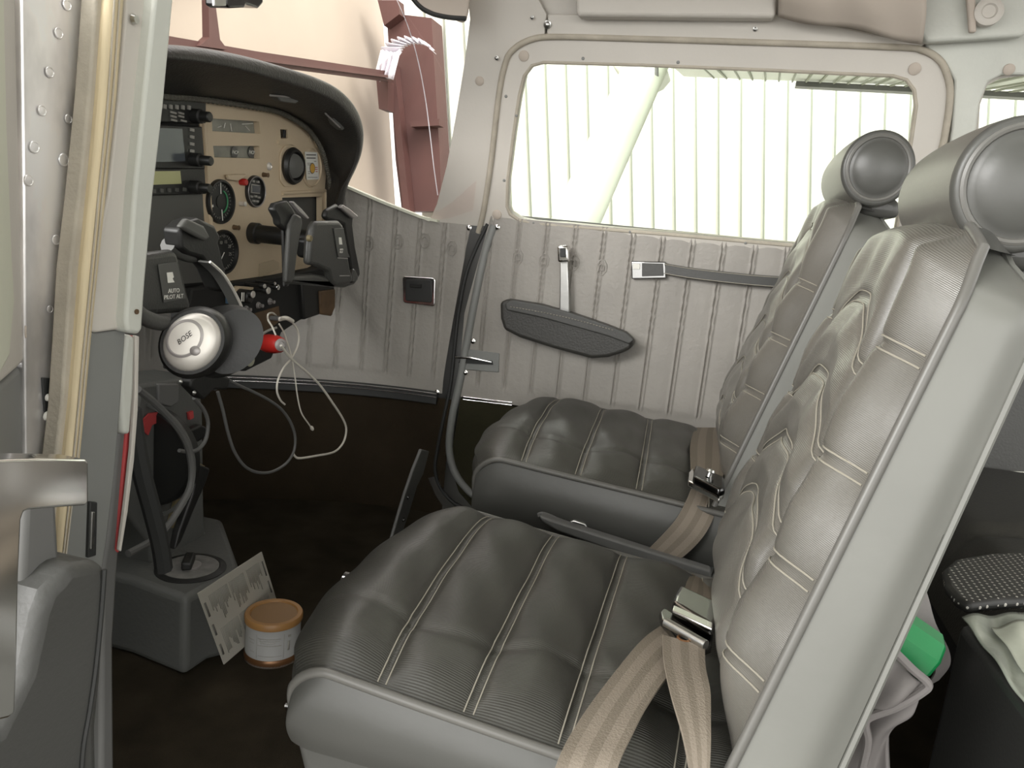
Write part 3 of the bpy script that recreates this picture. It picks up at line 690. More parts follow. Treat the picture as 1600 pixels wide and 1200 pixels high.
# little fittings on the beige face
MB().box(X0(444, 209, .0), (.004, .007, .013)).build('rocker_switch', 'black', ip, bevel=.001)
MB().prism([X0(x, y, .004) for x, y in [(436, 219), (468, 221), (468, 226), (436, 225)]], (-.004, 0, 0)).build('label_strip', 'beige', ip)
MB().prism([X0(x, y, .006) for x, y in [(495, 221), (504, 221), (504, 230), (498, 230)]], (-.008, 0, 0)).build('corner_clip', 'beige', ip)
MB().lathe(X0(484, 217), (1, 0, 0), [(.005, 0), (.005, .002), (.0002, .003)], 16).build('blank_plug', 'beige', ip)
kc = MB().lathe(X0(420, 260), (1, 0, 0), [(.0068, 0), (.0068, .002), (.0045, .0035), (.0035, .002), (.0002, .002)], 24).build('key_lock', 'silver', ip)
MB().prism([X0(x, y, .008) for x, y in [(356, 273), (385, 272), (385, 276), (372, 283), (358, 281)]], (-.006, 0, 0)).build('lamp_cover', 'beige', ip, bevel=.0015)
MB().lathe(X0(376, 284), (1, 0, 0), [(.0055, 0), (.0055, .009), (.0045, .011), (.0002, .011)], 16).build('red_lamp', 'red', ip)
for x, y in [(411, 273), (375, 318), (365, 355)]:
    MB().lathe(X0(x, y), (1, 0, 0), [(.004, 0), (.0032, .008), (.0040, .010), (.0002, .011)], 14).build('small_knob', 'silver' if y == 318 else 'wood', ip)
# glove box recess edge
mb = MB(); mb.tube([X0(441, 302, .001), X0(508, 298, .001), X0(508, 345, .001)], .0035, 8); mb.build('glovebox_lip', 'beige', ip)
MB().prism([X0(x, y, -.018) for x, y in [(438, 305), (505, 303), (505, 380), (438, 380)]], (-.004, 0, 0)).build('glovebox_door', 'padgrey', ip)
# torn tape bottom right of the panel
MB().prism([X0(x, y, .001) for x, y in [(405, 412), (428, 406), (435, 410), (436, 420), (405, 434)]], (.0006, 0, 0)).build('tape_strip', mat('masking_tape', (.50, .41, .28), .6), ip)
# radio stack
bk = plate('radio_stack_face', [X0(x, y, -.002) for x, y in [(120, 120), (313, 150), (320, 330), (330, 450), (120, 470)]], [], (-.002, 0, .6), EY, EZ, .01, 'blackmatte', ip)
def radio(px, d=.012, name='radio'):
    return MB().prism([X0(x, y, .0) for x, y in px], (d, 0, 0)).build(name, 'black', ip, bevel=.0015)
r1 = radio([(215, 146), (313, 155), (313, 192), (213, 189)], .010, 'audio_panel')
mb = MB()
for k in range(5): MB().box(X0(257+k*9.5, 166.5+k*.4, .011), (.003, .0055, .0055)).build('button', 'inkl', r1)
for x, y in [(271, 176), (283, 177), (271, 182), (283, 182), (272, 188), (287, 189)]: MB().box(X0(x, y, .011), (.002, .011, .0025)).build('button', 'inkl', r1)
def knob(p, r, l, par, m='black', nm='knob'):
    return MB().lathe(p, (1, 0, 0), [(r, 0), (r, l*.45), (r*.72, l*.5), (r*.72, l*.95), (r*.6, l), (.0002, l)], 20).build(nm, m, par)
knob(X0(302, 181, .01), .010, .028, r1)
r2 = radio([(205, 192), (303, 197), (308, 263), (200, 262)], .014, 'gps_navigator')
MB().prism([X0(x, y, .0145) for x, y in [(210, 199), (284, 201), (289, 252), (206, 254)]], (.0008, 0, 0)).build('screen', 'screen', r2)
mb = MB()
for k in range(4): MB().box(X0(300, 203+k*11, .015), (.003, .007, .004)).build('button', 'inkl', r2)
knob(X0(300, 249, .014), .0095, .032, r2)
r3 = radio([(200, 262), (309, 262), (312, 302), (196, 305)], .012, 'transponder')
MB().prism([X0(x, y, .0125) for x, y in [(203, 268), (281, 267), (283, 287), (202, 290)]], (.0008, 0, 0)).build('screen', 'lcd', r3)
mb = MB()
for k in range(7): MB().box(X0(228+k*12, 299-k*.6, .0125), (.003, .006, .005)).build('button', 'padgrey', r3)
knob(X0(300, 292, .012), .0095, .030, r3)
MB().prism([X0(x, y, .002) for x, y in [(200, 306), (313, 303), (320, 440), (200, 450)]], (.004, 0, 0)).build('blank_cover', 'padgrey', ip)

# lower subpanel with knobs
sb = MB(); sb.prism([at(x, y, X=.02) for x, y in [(300, 452), (437, 432), (520, 415), (524, 470), (518, 493), (500, 488), (470, 500), (440, 520), (425, 560), (385, 580), (280, 580)]], (-.03, 0, 0))
sp_ = sb.build('lower_panel', 'blackmatte', ip, bevel=.003)
MB().prism([at(x, y, X=.021) for x, y in [(372, 502), (395, 490), (434, 478), (437, 500), (402, 530), (372, 525)]], (.002, 0, 0)).build('wood_trim', 'wood', sp_)
for x, y, r, l, m in [(395, 460, .0062, .03, 'silver'), (413, 447, .004, .02, 'silver'), (419, 454, .0062, .03, 'silver'), (429, 443, .003, .02, 'chrome'), (434, 449, .005, .028, 'chrome')]:
    k = MB().lathe(at(x, y, X=.055), (-1, 0, 0), [(r*.9, .0), (r, .001), (r, .008), (r*.6, .01), (r*.6, .035)], 18).build('control_knob', 'black', sp_)
    MB().lathe(at(x, y, X=.055), (1, 0, 0), [(r*.92, 0), (r*.85, .0015), (.0002, .002)], 18).build('knob_cap', m, k)
k = MB().lathe(at(392, 464, X=.05), (-1, 0, 0), [(.009, 0), (.011, .002), (.011, .03), (.008, .035)], 20).build('throttle_knob', 'black', sp_)
MB().box(at(378, 464, X=.056), (.001, .002, .014)).build('white_mark', 'white', k)
MB().box(at(381, 464, X=.056), (.001, .001, .014)).build('white_mark', 'white', k)
for x, y, m in [(384, 483, 'silverdk'), (403, 477, 'silverdk'), (421, 471, 'silverdk'), (392, 499, 'silver'), (393, 513, 'greymetal')]:
    MB().lathe(at(x, y, X=.024), (1, 0, 0), [(.006, 0), (.005, .003), (.003, .004), (.003, .010), (.0002, .011)], 14).build('toggle_switch', m, sp_)
MB().prism([at(x, y, X=.03) for x, y in [(363, 452), (372, 447), (398, 449), (399, 452), (372, 457)]], (-.006, 0, 0)).build('beige_lever', 'beige', sp_, bevel=.001)
MB().box(at(355, 464, X=.03), (.004, .003, .02)).build('blue_tab', 'blue', sp_)
wk = MB().lathe(at(390, 561, X=.05), (-1, 0, 0), [(.0102, 0), (.0105, .002), (.0105, .012), (.006, .015), (.006, .03)], 22).build('round_knob', 'black', sp_)
MB().lathe(at(391, 563, X=.051), (1, 0, 0), [(.0105, 0), (.0095, .002), (.0002, .003)], 22).build('knob_cap', mat('olive_cap', (.38, .38, .29), .5), wk)
sw = MB().prism([at(x, y, X=.03) for x, y in [(472, 440), (500, 437), (520, 432), (525, 460), (520, 494), (505, 490), (476, 500)]], (-.04, 0, 0)).build('side_bracket', 'black', sp_, bevel=.004)
MB().prism([at(x, y, X=.034) for x, y in [(500, 455), (524, 452), (524, 480), (518, 494), (502, 491)]], (-.02, 0, 0)).build('wood_end', 'wood', sw, bevel=.002)
# red vernier plug
rk = empty('mixture_knob', at(412, 538, X=.10), 'red mixture control knob with a grey end below the panel', 'control knob')
p = at(388, 533, X=.05); q = at(440, 539, X=.145)
dd = (q-p); L = dd.length
MB().lathe(p, dd, [(.0075, 0), (.0082, L*.05), (.0085, L*.40), (.0125, L*.5), (.0145, L*.62), (.0145, L*.8), (.0125, L*.93), (.010, L*.97)], 24).build('red_knob', 'red', rk)
MB().lathe(p+dd*.96, dd, [(.0095, 0), (.0095, .003), (.0055, .004), (.005, .002), (.0002, .002)], 20).build('grey_end', 'silverdk', rk)
MB().lathe(p-Vector((.05, 0, 0)), (1, 0, 0), [(.004, 0), (.004, .055)], 12).build('shaft', 'steel', rk)

# glareshield
gs = empty('glareshield', (.0, .1, .8), 'curved black padded glareshield hood over the instrument panel', 'glareshield')
outer = [(120, 70), (200, 83), (258, 92), (300, 96), (350, 104), (400, 116), (450, 131), (490, 144), (520, 158), (540, 176), (552, 197), (557, 222), (553, 250), (543, 275), (532, 297), (524, 320), (519, 345)]
inner = [(120, 130), (200, 140), (258, 149), (300, 152), (350, 158), (400, 166), (435, 173), (460, 185), (480, 199), (495, 218), (505, 238), (511, 262), (515, 285), (518, 305), (519, 325), (519, 340), (518, 352)]
XL = .13
O_ = cr([at(x, y, X=XL-.105*max(0, (i-7)/9)**1.3) for i, (x, y) in enumerate(outer)], 4); I_ = cr([at(x, y, X=.002) for x, y in inner], 4)
# rolled lip: section from the inner edge, out along the underside, round the lip and forward over the top
mb = MB(); n = len(O_)
def gsf(u, v):
    k = round(u*(n-1)); a, b = I_[k], O_[k]; nrm = Vector((0, 0, 1)); 
    c0 = Vector((0, .12, .60)); out_ = (Vector((0, b.y, b.z))-c0); out_.x = 0; out_.normalize()
    dn = (b-a).normalized()
    if v < .45: t = v/.45; return a.lerp(b, t)+out_*(-.004*math.sin(PI*t))
    if v < .7:
        t = (v-.45)/.25*PI; R = .011
        side = (out_-dn*out_.dot(dn)).normalized()
        return b+side*R-side*R*math.cos(t)+dn*R*math.sin(t)
    t = (v-.7)/.3; side = (out_-dn*out_.dot(dn)).normalized()
    p = b+side*.022; f = a+out_*.03; f.x = -.14
    return p.lerp(f, t)
mb.grid(gsf, n-1, 40); hood = mb.build('hood', 'glare', gs, angle=80)
# dash top between the hood and the windscreen foot
mb = MB(); mb.add([(-.13, .40, .70), (-.13, .30, .80), (-.13, .15, .835), (-.13, -.5, .86), (-.44, -.5, .84), (-.44, .15, .83), (-.40, .30, .78), (-.30, .42, .70)], [list(range(8))]); mb.build('dash_top', 'blackmatte', gs, solid=.004)
# braided piping along the inner edge
bz = [at(x, y+2, X=.012) for x, y in inner[1:14]]
pts = cr(bz, 24)
rr_ = [.0042*(1+.16*math.sin(i*1.9)) for i in range(len(pts))]
mb = MB(); mb.tube(pts, rr_, 8); mb.build('braided_piping', mat('braid', (.10, .095, .075), .6, bump=1, scale=500), gs)
for pg, x2 in (([(421, 148), (462, 152), (458, 157), (452, 161), (428, 158)], .075), ([(507, 176), (520, 186), (531, 199), (526, 203), (515, 194)], .075)):
    f = MB().prism([at(x, y, X=x2) for x, y in pg], (.012, 0, 0)).build('map_light', 'padgrey', gs, bevel=.002)
    MB().tube([at(pg[0][0]+1, pg[0][1]+1, X=x2+.013), at(pg[2][0] if pg[0][0] > 500 else pg[1][0], pg[2][1] if pg[0][0] > 500 else pg[1][1], X=x2+.013)], .0015, 6).build('light_edge', 'silverdk', f)
# ================================================================== yokes
def yoke(X, dx, dy, s, label, marks, show_all=True):
    """control wheel from pixel outlines in the plane X (offset dx, dy, scale s about the pad)"""
    def q(x, y, XX=X): return at(504+(x-504)*s+dx, 385+(y-385)*s+dy, X=XX)
    y0 = empty('control_yoke', q(505, 450), label, 'control yoke')
    pad = [(491, 352), (496, 346), (531, 345), (537, 351), (548, 420), (553, 436), (548, 444), (526, 448), (519, 442), (515, 425), (496, 416), (484, 414), (486, 380)]
    c = MB().prism([q(*p) for p in pad], (-.014, 0, 0)).build('centre_pad', 'yoke', y0, bevel=.006)
    f = MB().prism([q(x, y, X+.001) for x, y in [(521, 357), (536, 356), (543, 395), (546, 402), (528, 402), (525, 385)]], (.0012, 0, 0)).build('label_plate', 'padgrey', c, bevel=.0006)
    if marks:
        MB().prism([q(x, y, X+.0025) for x, y in [(529, 371), (533, 371), (534.5, 382), (530, 382)]], (.0006, 0, 0)).build('white_mark', 'white', f)
        text('lettering', 'AUTO\nPILOT', .0042, q(533, 392, X+.0025), EY, EZ, 'white', f)
        MB().tube([q(528, 403, X+.001), q(543, 404, X+.001)], .0009, 6).build('groove_highlight', 'silverdk', c)
        MB().tube([q(531, 431, X+.001), q(546, 431, X+.001)], .0009, 6).build('groove_highlight', 'silverdk', c)
    bar = [(450, 428), (462, 430), (490, 428), (512, 432), (520, 442), (550, 436), (556, 418), (560, 428), (562, 436), (555, 445), (540, 450), (495, 447), (450, 444)]
    MB().prism([q(*p, X-.004) for p in bar], (-.012, 0, 0)).build('lower_bar', 'yoke', y0, bevel=.007)
    lg = [(448, 442), (450, 400), (452, 370), (453, 352), (458, 342), (463, 334), (472, 338), (474, 352), (469, 372), (465, 400), (461, 436), (456, 444)]
    g = MB().prism([q(*p, X+.010) for p in lg], (-.008, 0, 0)).build('grip', 'yoke', y0, bevel=.006)
    MB().prism([q(*p, X+.004) for p in [(428, 328), (433, 318), (450, 313), (456, 321), (466, 338), (454, 350), (449, 362), (437, 352), (436, 343)]], (-.012, 0, 0)).build('grip_top', 'black', g, bevel=.004)
    MB().prism([q(*p, X+.014) for p in [(450, 315), (453, 314), (466, 326), (478, 340), (475, 342), (462, 330)]], (.006, 0, 0)).build('grip_edge', 'silverdk', g, bevel=.001)
    MB().prism([q(*p, X-.010) for p in [(437, 352), (449, 356), (450, 420), (447, 447), (440, 448), (439, 400)]], (.006, 0, 0)).build('grip_back', 'black', g, bevel=.003)
    rg = [(528, 319), (531, 322), (553, 338), (552, 352), (556, 385), (563, 420), (564, 430), (556, 440), (550, 430), (547, 405), (541, 372), (538, 352), (530, 348), (513, 345), (508, 340), (511, 328)]
    g = MB().prism([q(*p, X-.020) for p in rg], (-.010, 0, 0)).build('grip', 'black', y0, bevel=.005)
    MB().prism([q(*p, X-.019) for p in [(530, 319), (526, 324), (546, 341), (553, 340), (553, 336), (541, 326)]], (.008, 0, 0)).build('grip_cap', 'silverdk' if marks else 'padgrey', g, bevel=.0025)
    if marks:
        MB().lathe(q(481, 372, X+.0), (1, .0, 0), [(.005, 0), (.005, .004), (.004, .006), (.0002, .006)], 16).build('push_button', 'yellowed', y0)
    # shaft into the panel
    a = q(395, 363, 0) if False else None
    return y0, q
y1, q1 = yoke(.16, 0, 0, 1.0, 'black control yoke on the right side in front of the glove box', True)
sa = at(394, 364, X=.0)
MB().lathe(sa, (1, 0, 0), [(.0175, 0), (.0175, .012), (.0148, .014), (.0148, .120), (.012, .13)], 24).build('shaft', 'black', y1)
MB().prism([at(x, y, X=.115) for x, y in [(458, 372), (505, 364), (508, 400), (462, 402)]], (.022, 0, 0)).build('hub', 'black', y1, bevel=.006)
y2 = empty('control_yoke', at(270, 470, X=.2), 'black control yoke on the left side behind the white door post, headset hung against it', 'control yoke')
c = MB().prism([at(x, y, X=.22) for x, y in [(205, 398), (230, 396), (272, 391), (279, 395), (300, 475), (298, 488), (252, 492), (205, 495)]], (-.015, 0, 0)).build('centre_pad', 'yoke', y2, bevel=.006)
f = MB().prism([at(x, y, X=.221) for x, y in [(246, 413), (276, 409), (290, 466), (255, 473)]], (.001, 0, 0)).build('label_plate', 'padgrey', c, bevel=.0005)
MB().prism([at(x, y, X=.2225) for x, y in [(260, 426), (269, 425), (271, 433), (269, 435), (272, 441), (262, 442)]], (.0006, 0, 0)).build('white_mark', 'white', f)
text('lettering', 'AUTO\nPILOT ALT', .0062, at(271, 459, X=.2225), EY, EZ, 'white', f)
g = MB().prism([at(x, y, X=.19) for x, y in [(252, 356), (268, 343), (284, 338), (310, 350), (320, 368), (316, 376), (330, 430), (335, 455), (318, 450), (305, 420), (290, 400), (268, 394), (256, 385)]], (.022, 0, 0)).build('grip', 'black', y2, bevel=.006)
MB().prism([at(x, y, X=.213) for x, y in [(283, 340), (310, 352), (320, 370), (312, 376), (272, 354)]], (.008, 0, 0)).build('grip_cap', 'padgrey', g, bevel=.003)
MB().tube(cr([at(x, y, X=.195) for x, y in [(262, 382), (280, 392), (300, 398), (314, 394)]], 5), .009, 10).build('trigger_guard', 'padgrey', g)
hub_ = at(255, 440, X=.22); hub_.x = 0
MB().lathe(hub_, (1, 0, 0), [(.016, 0), (.016, .21)], 20).build('shaft', 'black', y2)

# ================================================================== headset
hs = empty('headset', at(303, 590, X=.26), 'black and silver over-ear headset hanging by the left yoke', 'headset')
c = at(303, 535, X=.26); nrm = (CAM-c).normalized(); nrm = (nrm+Vector((.10, -.55, .12))).normalized()
e1 = EZ.cross(nrm).normalized(); e2 = nrm.cross(e1)
ang = math.radians(-30); a1 = e1*math.cos(ang)+e2*math.sin(ang); a2 = e2*math.cos(ang)-e1*math.sin(ang)
def ell(mbb, h_r, sx_, sy_, o, n=48):
    vs = []; 
    for (r, h) in h_r: vs += [o+nrm*h+a1*math.cos(2*PI*k/n)*r*sx_+a2*math.sin(2*PI*k/n)*r*sy_ for k in range(n)]
    fs = [(i*n+k, i*n+(k+1) % n, (i+1)*n+(k+1) % n, (i+1)*n+k) for i in range(len(h_r)-1) for k in range(n)]
    fs += [list(range(n))[::-1], [(len(h_r)-1)*n+k for k in range(n)]]
    return mbb.add(vs, fs)
R = .0315
shell = ell(MB(), [(R*1.0, -.035), (R*1.12, -.02), (R*1.12, -.006), (R*1.06, .004), (R*.98, .008), (R*.9, .008)], .93, 1.1, c).build('ear_cup', 'black', hs)
ell(MB(), [(R*.9, .004), (R*.9, .010), (R*.84, .0135), (R*.7, .0158), (R*.5, .0165), (R*.2, .0168)], .9, 1.08, c).build('silver_cover', 'silver', shell)
oc = c+nrm*.0168+e1*(-.006)+e2*.003
ell(MB(), [(.0185, -.001), (.0185, .0006), (.0165, .0012), (.0165, .0006)], .88, 1.1, oc).build('cover_ring', 'silverdk', shell)
ell(MB(), [(.016, 0), (.0155, .0010), (.004, .0016)], .88, 1.1, oc).build('cover_badge', 'silver', shell)
an = math.radians(42); tx = e1*math.cos(an)+e2*math.sin(an); ty = nrm.cross(tx)
text('lettering', 'BOSE', .0070, oc+nrm*.0019, tx, ty, 'blackmatte', shell, shear=.35)
ell(MB(), [(.0048, .0), (.0048, .0024), (.0035, .003)], 1, 1, oc+e1*.0105-e2*.0115).build('port_cap', 'silverdk', shell)
# cushions behind: two stacked soft rings to the right
co = c-nrm*.045+e1*.026+e2*.004
nsave = nrm; nrm = (nrm+e1*.9).normalized()
ell(MB(), [(R*.9, -.03), (R*1.12, -.02), (R*1.15, -.006), (R*1.0, .010), (R*.6, .012)], .9, 1.18, co).build('ear_cushion', 'black', hs)
nrm = nsave
hb = [(318, 408), (338, 426), (354, 450), (368, 478), (377, 505), (377, 535), (370, 560)]
pts = cr([at(x, y, X=.225) for x, y in hb], 6)
b_ = MB().ribbon(pts, [Vector((.007, .0, 0))]*len(pts), [Vector((0, .9, .3)).normalized()]*len(pts), .005).build('headband', 'padgrey', hs, bevel=.0015)
MB().tube([p+Vector((.008, 0, 0)) for p in pts], .0016, 6).build('headband_edge', 'silver', b_)
pts = cr([at(x, y, X=.235) for x, y in [(205, 480), (222, 494), (240, 502), (258, 505)]], 5)
MB().tube(pts, .008, 10).build('yoke_arm', 'dark_grey', hs)
MB().prism([at(x, y, X=.238) for x, y in [(367, 483), (374, 488), (381, 503), (379, 518), (374, 512)]], (.006, 0, 0)).build('hinge', 'silver', hs, bevel=.002)
# small module with screws under the headset
bm_ = empty('headset_controller', at(300, 610, X=.16), 'black screwed module box hanging just under the headset', 'control module')
MB().prism([at(x, y, X=.16) for x, y in [(280, 592), (292, 582), (320, 580), (345, 588), (340, 606), (318, 606), (302, 622), (296, 618), (280, 602)]], (.016, 0, 0)).build('module_box', 'black', bm_, bevel=.003)
for x, y in [(282, 597), (311, 585), (303, 614)]: screw('module_screw', at(x, y, X=.177), (1, 0, 0), .0022, 'steel', bm_)
mb = MB(); p = at(325, 592, X=.17); q = at(340, 612, X=.17)
mb.lathe(p, q-p, [(.004, 0), (.0055, .002), (.0045, .004), (.0055, .007), (.0045, .009), (.005, .012), (.004, .014), (.0045, .017), (.003, .022)], 12); mb.build('strain_relief', 'dark_grey', bm_)

# cables
def cable(name, px, X, r, m, label, cat='cable', **k):
    pts = cr([at(p[0], p[1], X=(p[2] if len(p) > 2 else X)) for p in px], 8)
    return tag(MB().tube(pts, r, 8).build(name, m), label, cat)
cable('white_cable', [(437, 497), (452, 500), (463, 512), (467, 527), (464, 543), (455, 560), (443, 575), (434, 595), (433, 612), (438, 625), (445, 632)], .12, .0016, 'offwhite', 'white charging cable looping out of the socket and down to the left of the footwell')
wc = cable('white_cable', [(431, 524, .13), (425, 510, .12), (419, 500, .11), (419, 491, .11), (426, 489, .10), (432, 494, .09)], .12, .0014, 'offwhite', 'short white cable loop above the red mixture knob')
cable('white_cable', [(439, 540, .15), (455, 560), (480, 582), (500, 602), (520, 630), (536, 655), (541, 672), (536, 692), (522, 706), (495, 712), (468, 716), (460, 712), (458, 707)], .15, .0019, 'offwhite', 'long white cable hanging in a big loop in front of the brown footwell carpet')
e_ = cable('white_cable', [(436, 506), (444, 520), (449, 535), (456, 560), (461, 590), (465, 620), (471, 645), (482, 662), (488, 670)], .125, .0012, 'offwhite', 'thin white cable ending in a small plug above the footwell')
MB().lathe(at(486, 666, X=.125), at(492, 679, X=.125)-at(486, 666, X=.125), [(.0015, 0), (.003, .003), (.003, .008), (.0015, .011)], 10).build('cable_tip', 'offwhite', e_)
MB().tube(cr([at(436, 499, X=.11), at(447, 497, X=.12), at(457, 502, X=.12)], 5), .0035, 10).build('charger_plug', 'offwhite', bpy.data.objects['white_cable'])
MB().tube([at(424, 497, X=.09), at(437, 498, X=.11)], .004, 10).build('plug_collar', 'greymetal2', bpy.data.objects['white_cable'])
cable('white_cable', [(404, 526, .07), (418, 517, .075), (432, 512, .08)], .07, .0022, 'inkl', 'short stiff grey white lead just above the red knob')
cable('black_cable', [(338, 582), (365, 598), (395, 612), (420, 625), (440, 640), (454, 660), (461, 682), (459, 705), (447, 724), (425, 737), (402, 738), (382, 728), (366, 705), (356, 675), (348, 640), (340, 612)], .15, .0022, 'greycable', 'thin dark grey headset cable hanging in a wide loop under the panel')
cable('black_cable', [(216, 609), (240, 628), (262, 650), (280, 672), (294, 700), (300, 735), (296, 765), (280, 795), (262, 822), (240, 843), (200, 865)], .17, .0042, 'greycable', 'thick grey cable curving across the pedestal front')
cable('black_cable', [(303, 622), (318, 640), (325, 660), (322, 685), (312, 700), (298, 706), (280, 704)], .14, .0026, 'greycable', 'thin black cord curling from the module box to the pedestal')
cable('black_cable', [(205, 640), (212, 690), (222, 740), (238, 800), (250, 850), (256, 890)], .21, .0095, 'rubber', 'thick black hose running down the left of the pedestal to the selector', 'hose')

# ================================================================== centre pedestal
pd = empty('centre_pedestal', (.08, -.03, 0), 'grey plastic centre pedestal rising from the cabin floor under the panel', 'pedestal')
lx = .13
c1 = at(290, 935, X=.15); 
ztop = c1.z
def T(x, y): return at(x, y, Z=ztop)
topo = [T(290, 935), T(236, 895), T(236, 855), T(340, 838), T(372, 880), T(372, 905), T(340, 930)]
yl, yr = T(290, 935).y-.002, T(385, 890).y
tr_, tm_ = T(372, 905), T(374, 882)
lower = [Vector((c1.x, c1.y, 0)), Vector((c1.x+.004, tr_.y-.03, 0)), Vector((tr_.x, tr_.y, 0)), Vector((tm_.x, tm_.y, 0)), Vector((.03, .05, 0)), Vector((-.05, .05, 0)), Vector((-.05, -.185, 0)), Vector((.05, -.183, 0))]
for p in lower: pass
zt = ztop
mb = MB(); mb.prism(lower, (0, 0, zt)); base = mb.build('pedestal_base', 'console', pd, bevel=.010)
# upright: widening column from lower box to the panel
upr = [at(x, y, X=.045) for x, y in [(220, 600), (312, 588), (318, 640), (320, 790), (322, 830), (335, 850), (360, 880), (340, 905), (240, 905), (236, 850), (196, 800), (205, 680)]]
mb = MB(); mb.prism(upr, (-.08, 0, 0)); up1 = mb.build('pedestal_upright', 'console', pd, bevel=.006)
MB().prism([at(x, y, X=.049) for x, y in [(248, 600), (280, 600), (280, 628), (268, 636), (248, 630)]], (-.006, 0, 0)).build('upright_pad', 'greymetal2', up1, bevel=.002)
MB().prism([at(x, y, X=.05) for x, y in [(295, 645), (302, 642), (303, 653), (297, 656)]], (-.004, 0, 0)).build('red_decal', 'redpaint', up1)
MB().prism([at(x, y, X=.049) for x, y in [(226, 655), (234, 646), (248, 644), (249, 660), (238, 664), (232, 680), (226, 675)]], (-.003, 0, 0)).build('red_decal', 'redpaint', up1)
MB().prism([at(x, y, X=.05) for x, y in [(288, 710), (320, 728), (318, 760), (285, 825), (262, 825), (280, 760)]], (-.004, 0, 0)).build('label_plate', 'yellowed', up1)
tw = MB(); cw = at(240, 720, X=.05)
tw.lathe(Vector((.035, cw.y+.018, cw.z)), (0, 1, 0), [(.065, -.012), (.07, -.008), (.07, .008), (.065, .012)], 40); trim = tw.build('trim_wheel', 'black', pd)
mb = MB(); mb.lathe(Vector((.035, cw.y-.004, cw.z)), (0, 1, 0), [(.078, -.004), (.083, -.004), (.083, .004), (.078, .004), (.078, -.004)], 40, cap=False); mb.build('wheel_guard', 'console', trim)
# mic bracket & lever
mb = MB(); mb.prism([at(x, y, X=.07) for x, y in [(268, 678), (290, 668), (303, 662), (312, 665), (313, 680), (300, 688), (272, 694)]], (.012, 0, 0)); mb.build('mic_clip', 'black', pd, bevel=.003)
mb = MB(); mb.prism([at(x, y, X=.085) for x, y in [(298, 722), (318, 730), (312, 750), (290, 800), (272, 845), (262, 858), (268, 830), (290, 770)]], (.012, 0, 0)); mb.build('hand_microphone', 'black', pd, bevel=.003)
# fuel selector
sc = T(298, 888); rs = (T(243, 888)-T(355, 888)).length/2
fs_ = MB().lathe(sc-EZ*.004, EZ, [(rs, 0), (rs, .005), (rs*.82, .007), (rs*.82, .004)], 48).build('fuel_selector', 'black', base)
MB().lathe(sc, EZ, [(rs*.8, 0), (rs*.8, .003), (.0002, .003)], 40).build('selector_plate', 'disc', fs_)
MB().lathe(sc+EZ*.002, EZ, [(rs*.3, 0), (rs*.3, .004), (.0002, .005)], 24).build('selector_boss', 'silverdk', fs_)
mb = MB(); mb.box(sc+EZ*.010+Vector((-.004, 0, 0)), (.014, rs*.8, .012), Matrix.Rotation(.5, 3, 'Z')); mb.build('selector_handle', 'black', fs_, bevel=.003)

# ================================================================== loose things on the floor
ck = [at(308, 925, X=.175), at(406, 862, X=.175), at(447, 965, X=.20), at(349, 1038, X=.20)]
a, b, d_ = at(308, 927, X=.182), at(408, 862, X=.166), at(349, 1038, X=.195)
cc = empty('checklist_card', d_, 'printed checklist sheet leaning against the pedestal behind the tin', 'checklist')
ex = (b-a); ey = (d_-a)
MB().prism([a, b, b+ey, a+ey], (.0012, 0, 0)).build('card_sheet', 'paper', cc)
nn = ex.cross(ey).normalized()
if nn.dot(CAM-a) < 0: nn = -nn
mb = MB(); mb2 = MB()
def cquad(m_, u0, u1, v0, v1, lift=.0016):
    P = lambda u, v: a+ex*u+ey*v+nn*lift
    m_.add([P(u0, v0), P(u1, v0), P(u1, v1), P(u0, v1)], [(0, 1, 2, 3)])
for c0, c1_ in ((.10, .36), (.40, .64), (.68, .90)):
    for r0, r1_ in ((.10, .50), (.56, .93)):
        u = c0
        while u < c1_:
            cquad(mb2, u, u+.008, r0, r0+(r1_-r0)*random.uniform(.35, 1)); u += .0185
for r0, r1_ in ((.12, .34), (.42, .60), (.70, .88)):
    for u0, u1, v0 in ((.02, .045, r0+.03), (.945, .965, r0)):
        mb = MB(); cquad(mb, u0, u1, v0, r1_); mb.build('heading_text', 'ink', cc, solid=.0003)
mb2.build('print_lines', 'inkl', cc, solid=.0003)
# tin
tb = at(426, 1010, Z=.012); tx_ = tb.x; ty_ = tb.y
tn = empty('lidded_tin', (tx_, ty_, 0), 'small round white tin with an amber plastic lid on the cabin floor', 'tin')
TR = (at(380, 1000, Z=.04)-at(473, 1000, Z=.04)).length/2
tc_ = Vector((tx_, ty_, 0))
HT = .066
bdy = MB().lathe(tc_, EZ, [(TR*.97, 0), (TR*.985, .003), (TR*.95, .006), (TR*.95, HT-.01), (TR*.9, HT-.008)], 56).build('tin_body', 'tin', tn)
MB().lathe(tc_, EZ, [(TR*.97, .0), (TR*.99, .004), (TR*.99, .009), (TR*.955, .0115), (TR*.95, .004)], 56).build('bottom_rim', 'copper', bdy)
ld = MB().lathe(tc_+EZ*(HT-.010), EZ, [(TR*.97, 0), (TR*1.0, .001), (TR*1.01, .008), (TR*.97, .0105), (TR*.83, .0105), (TR*.80, .008), (.0002, .008)], 56).build('tin_lid', 'lid', tn)
MB().lathe(tc_+EZ*(HT-.0021), EZ, [(TR*.79, 0), (TR*.79, .0005), (.0002, .0005)], 48).build('lid_centre', 'lidin', ld)
mb = MB()
cang = math.atan2(CAM.y-ty_, CAM.x-tx_)
def cyl(th, z): a_ = cang+th; return tc_+Vector((math.cos(a_)*TR*.956, math.sin(a_)*TR*.956, z))
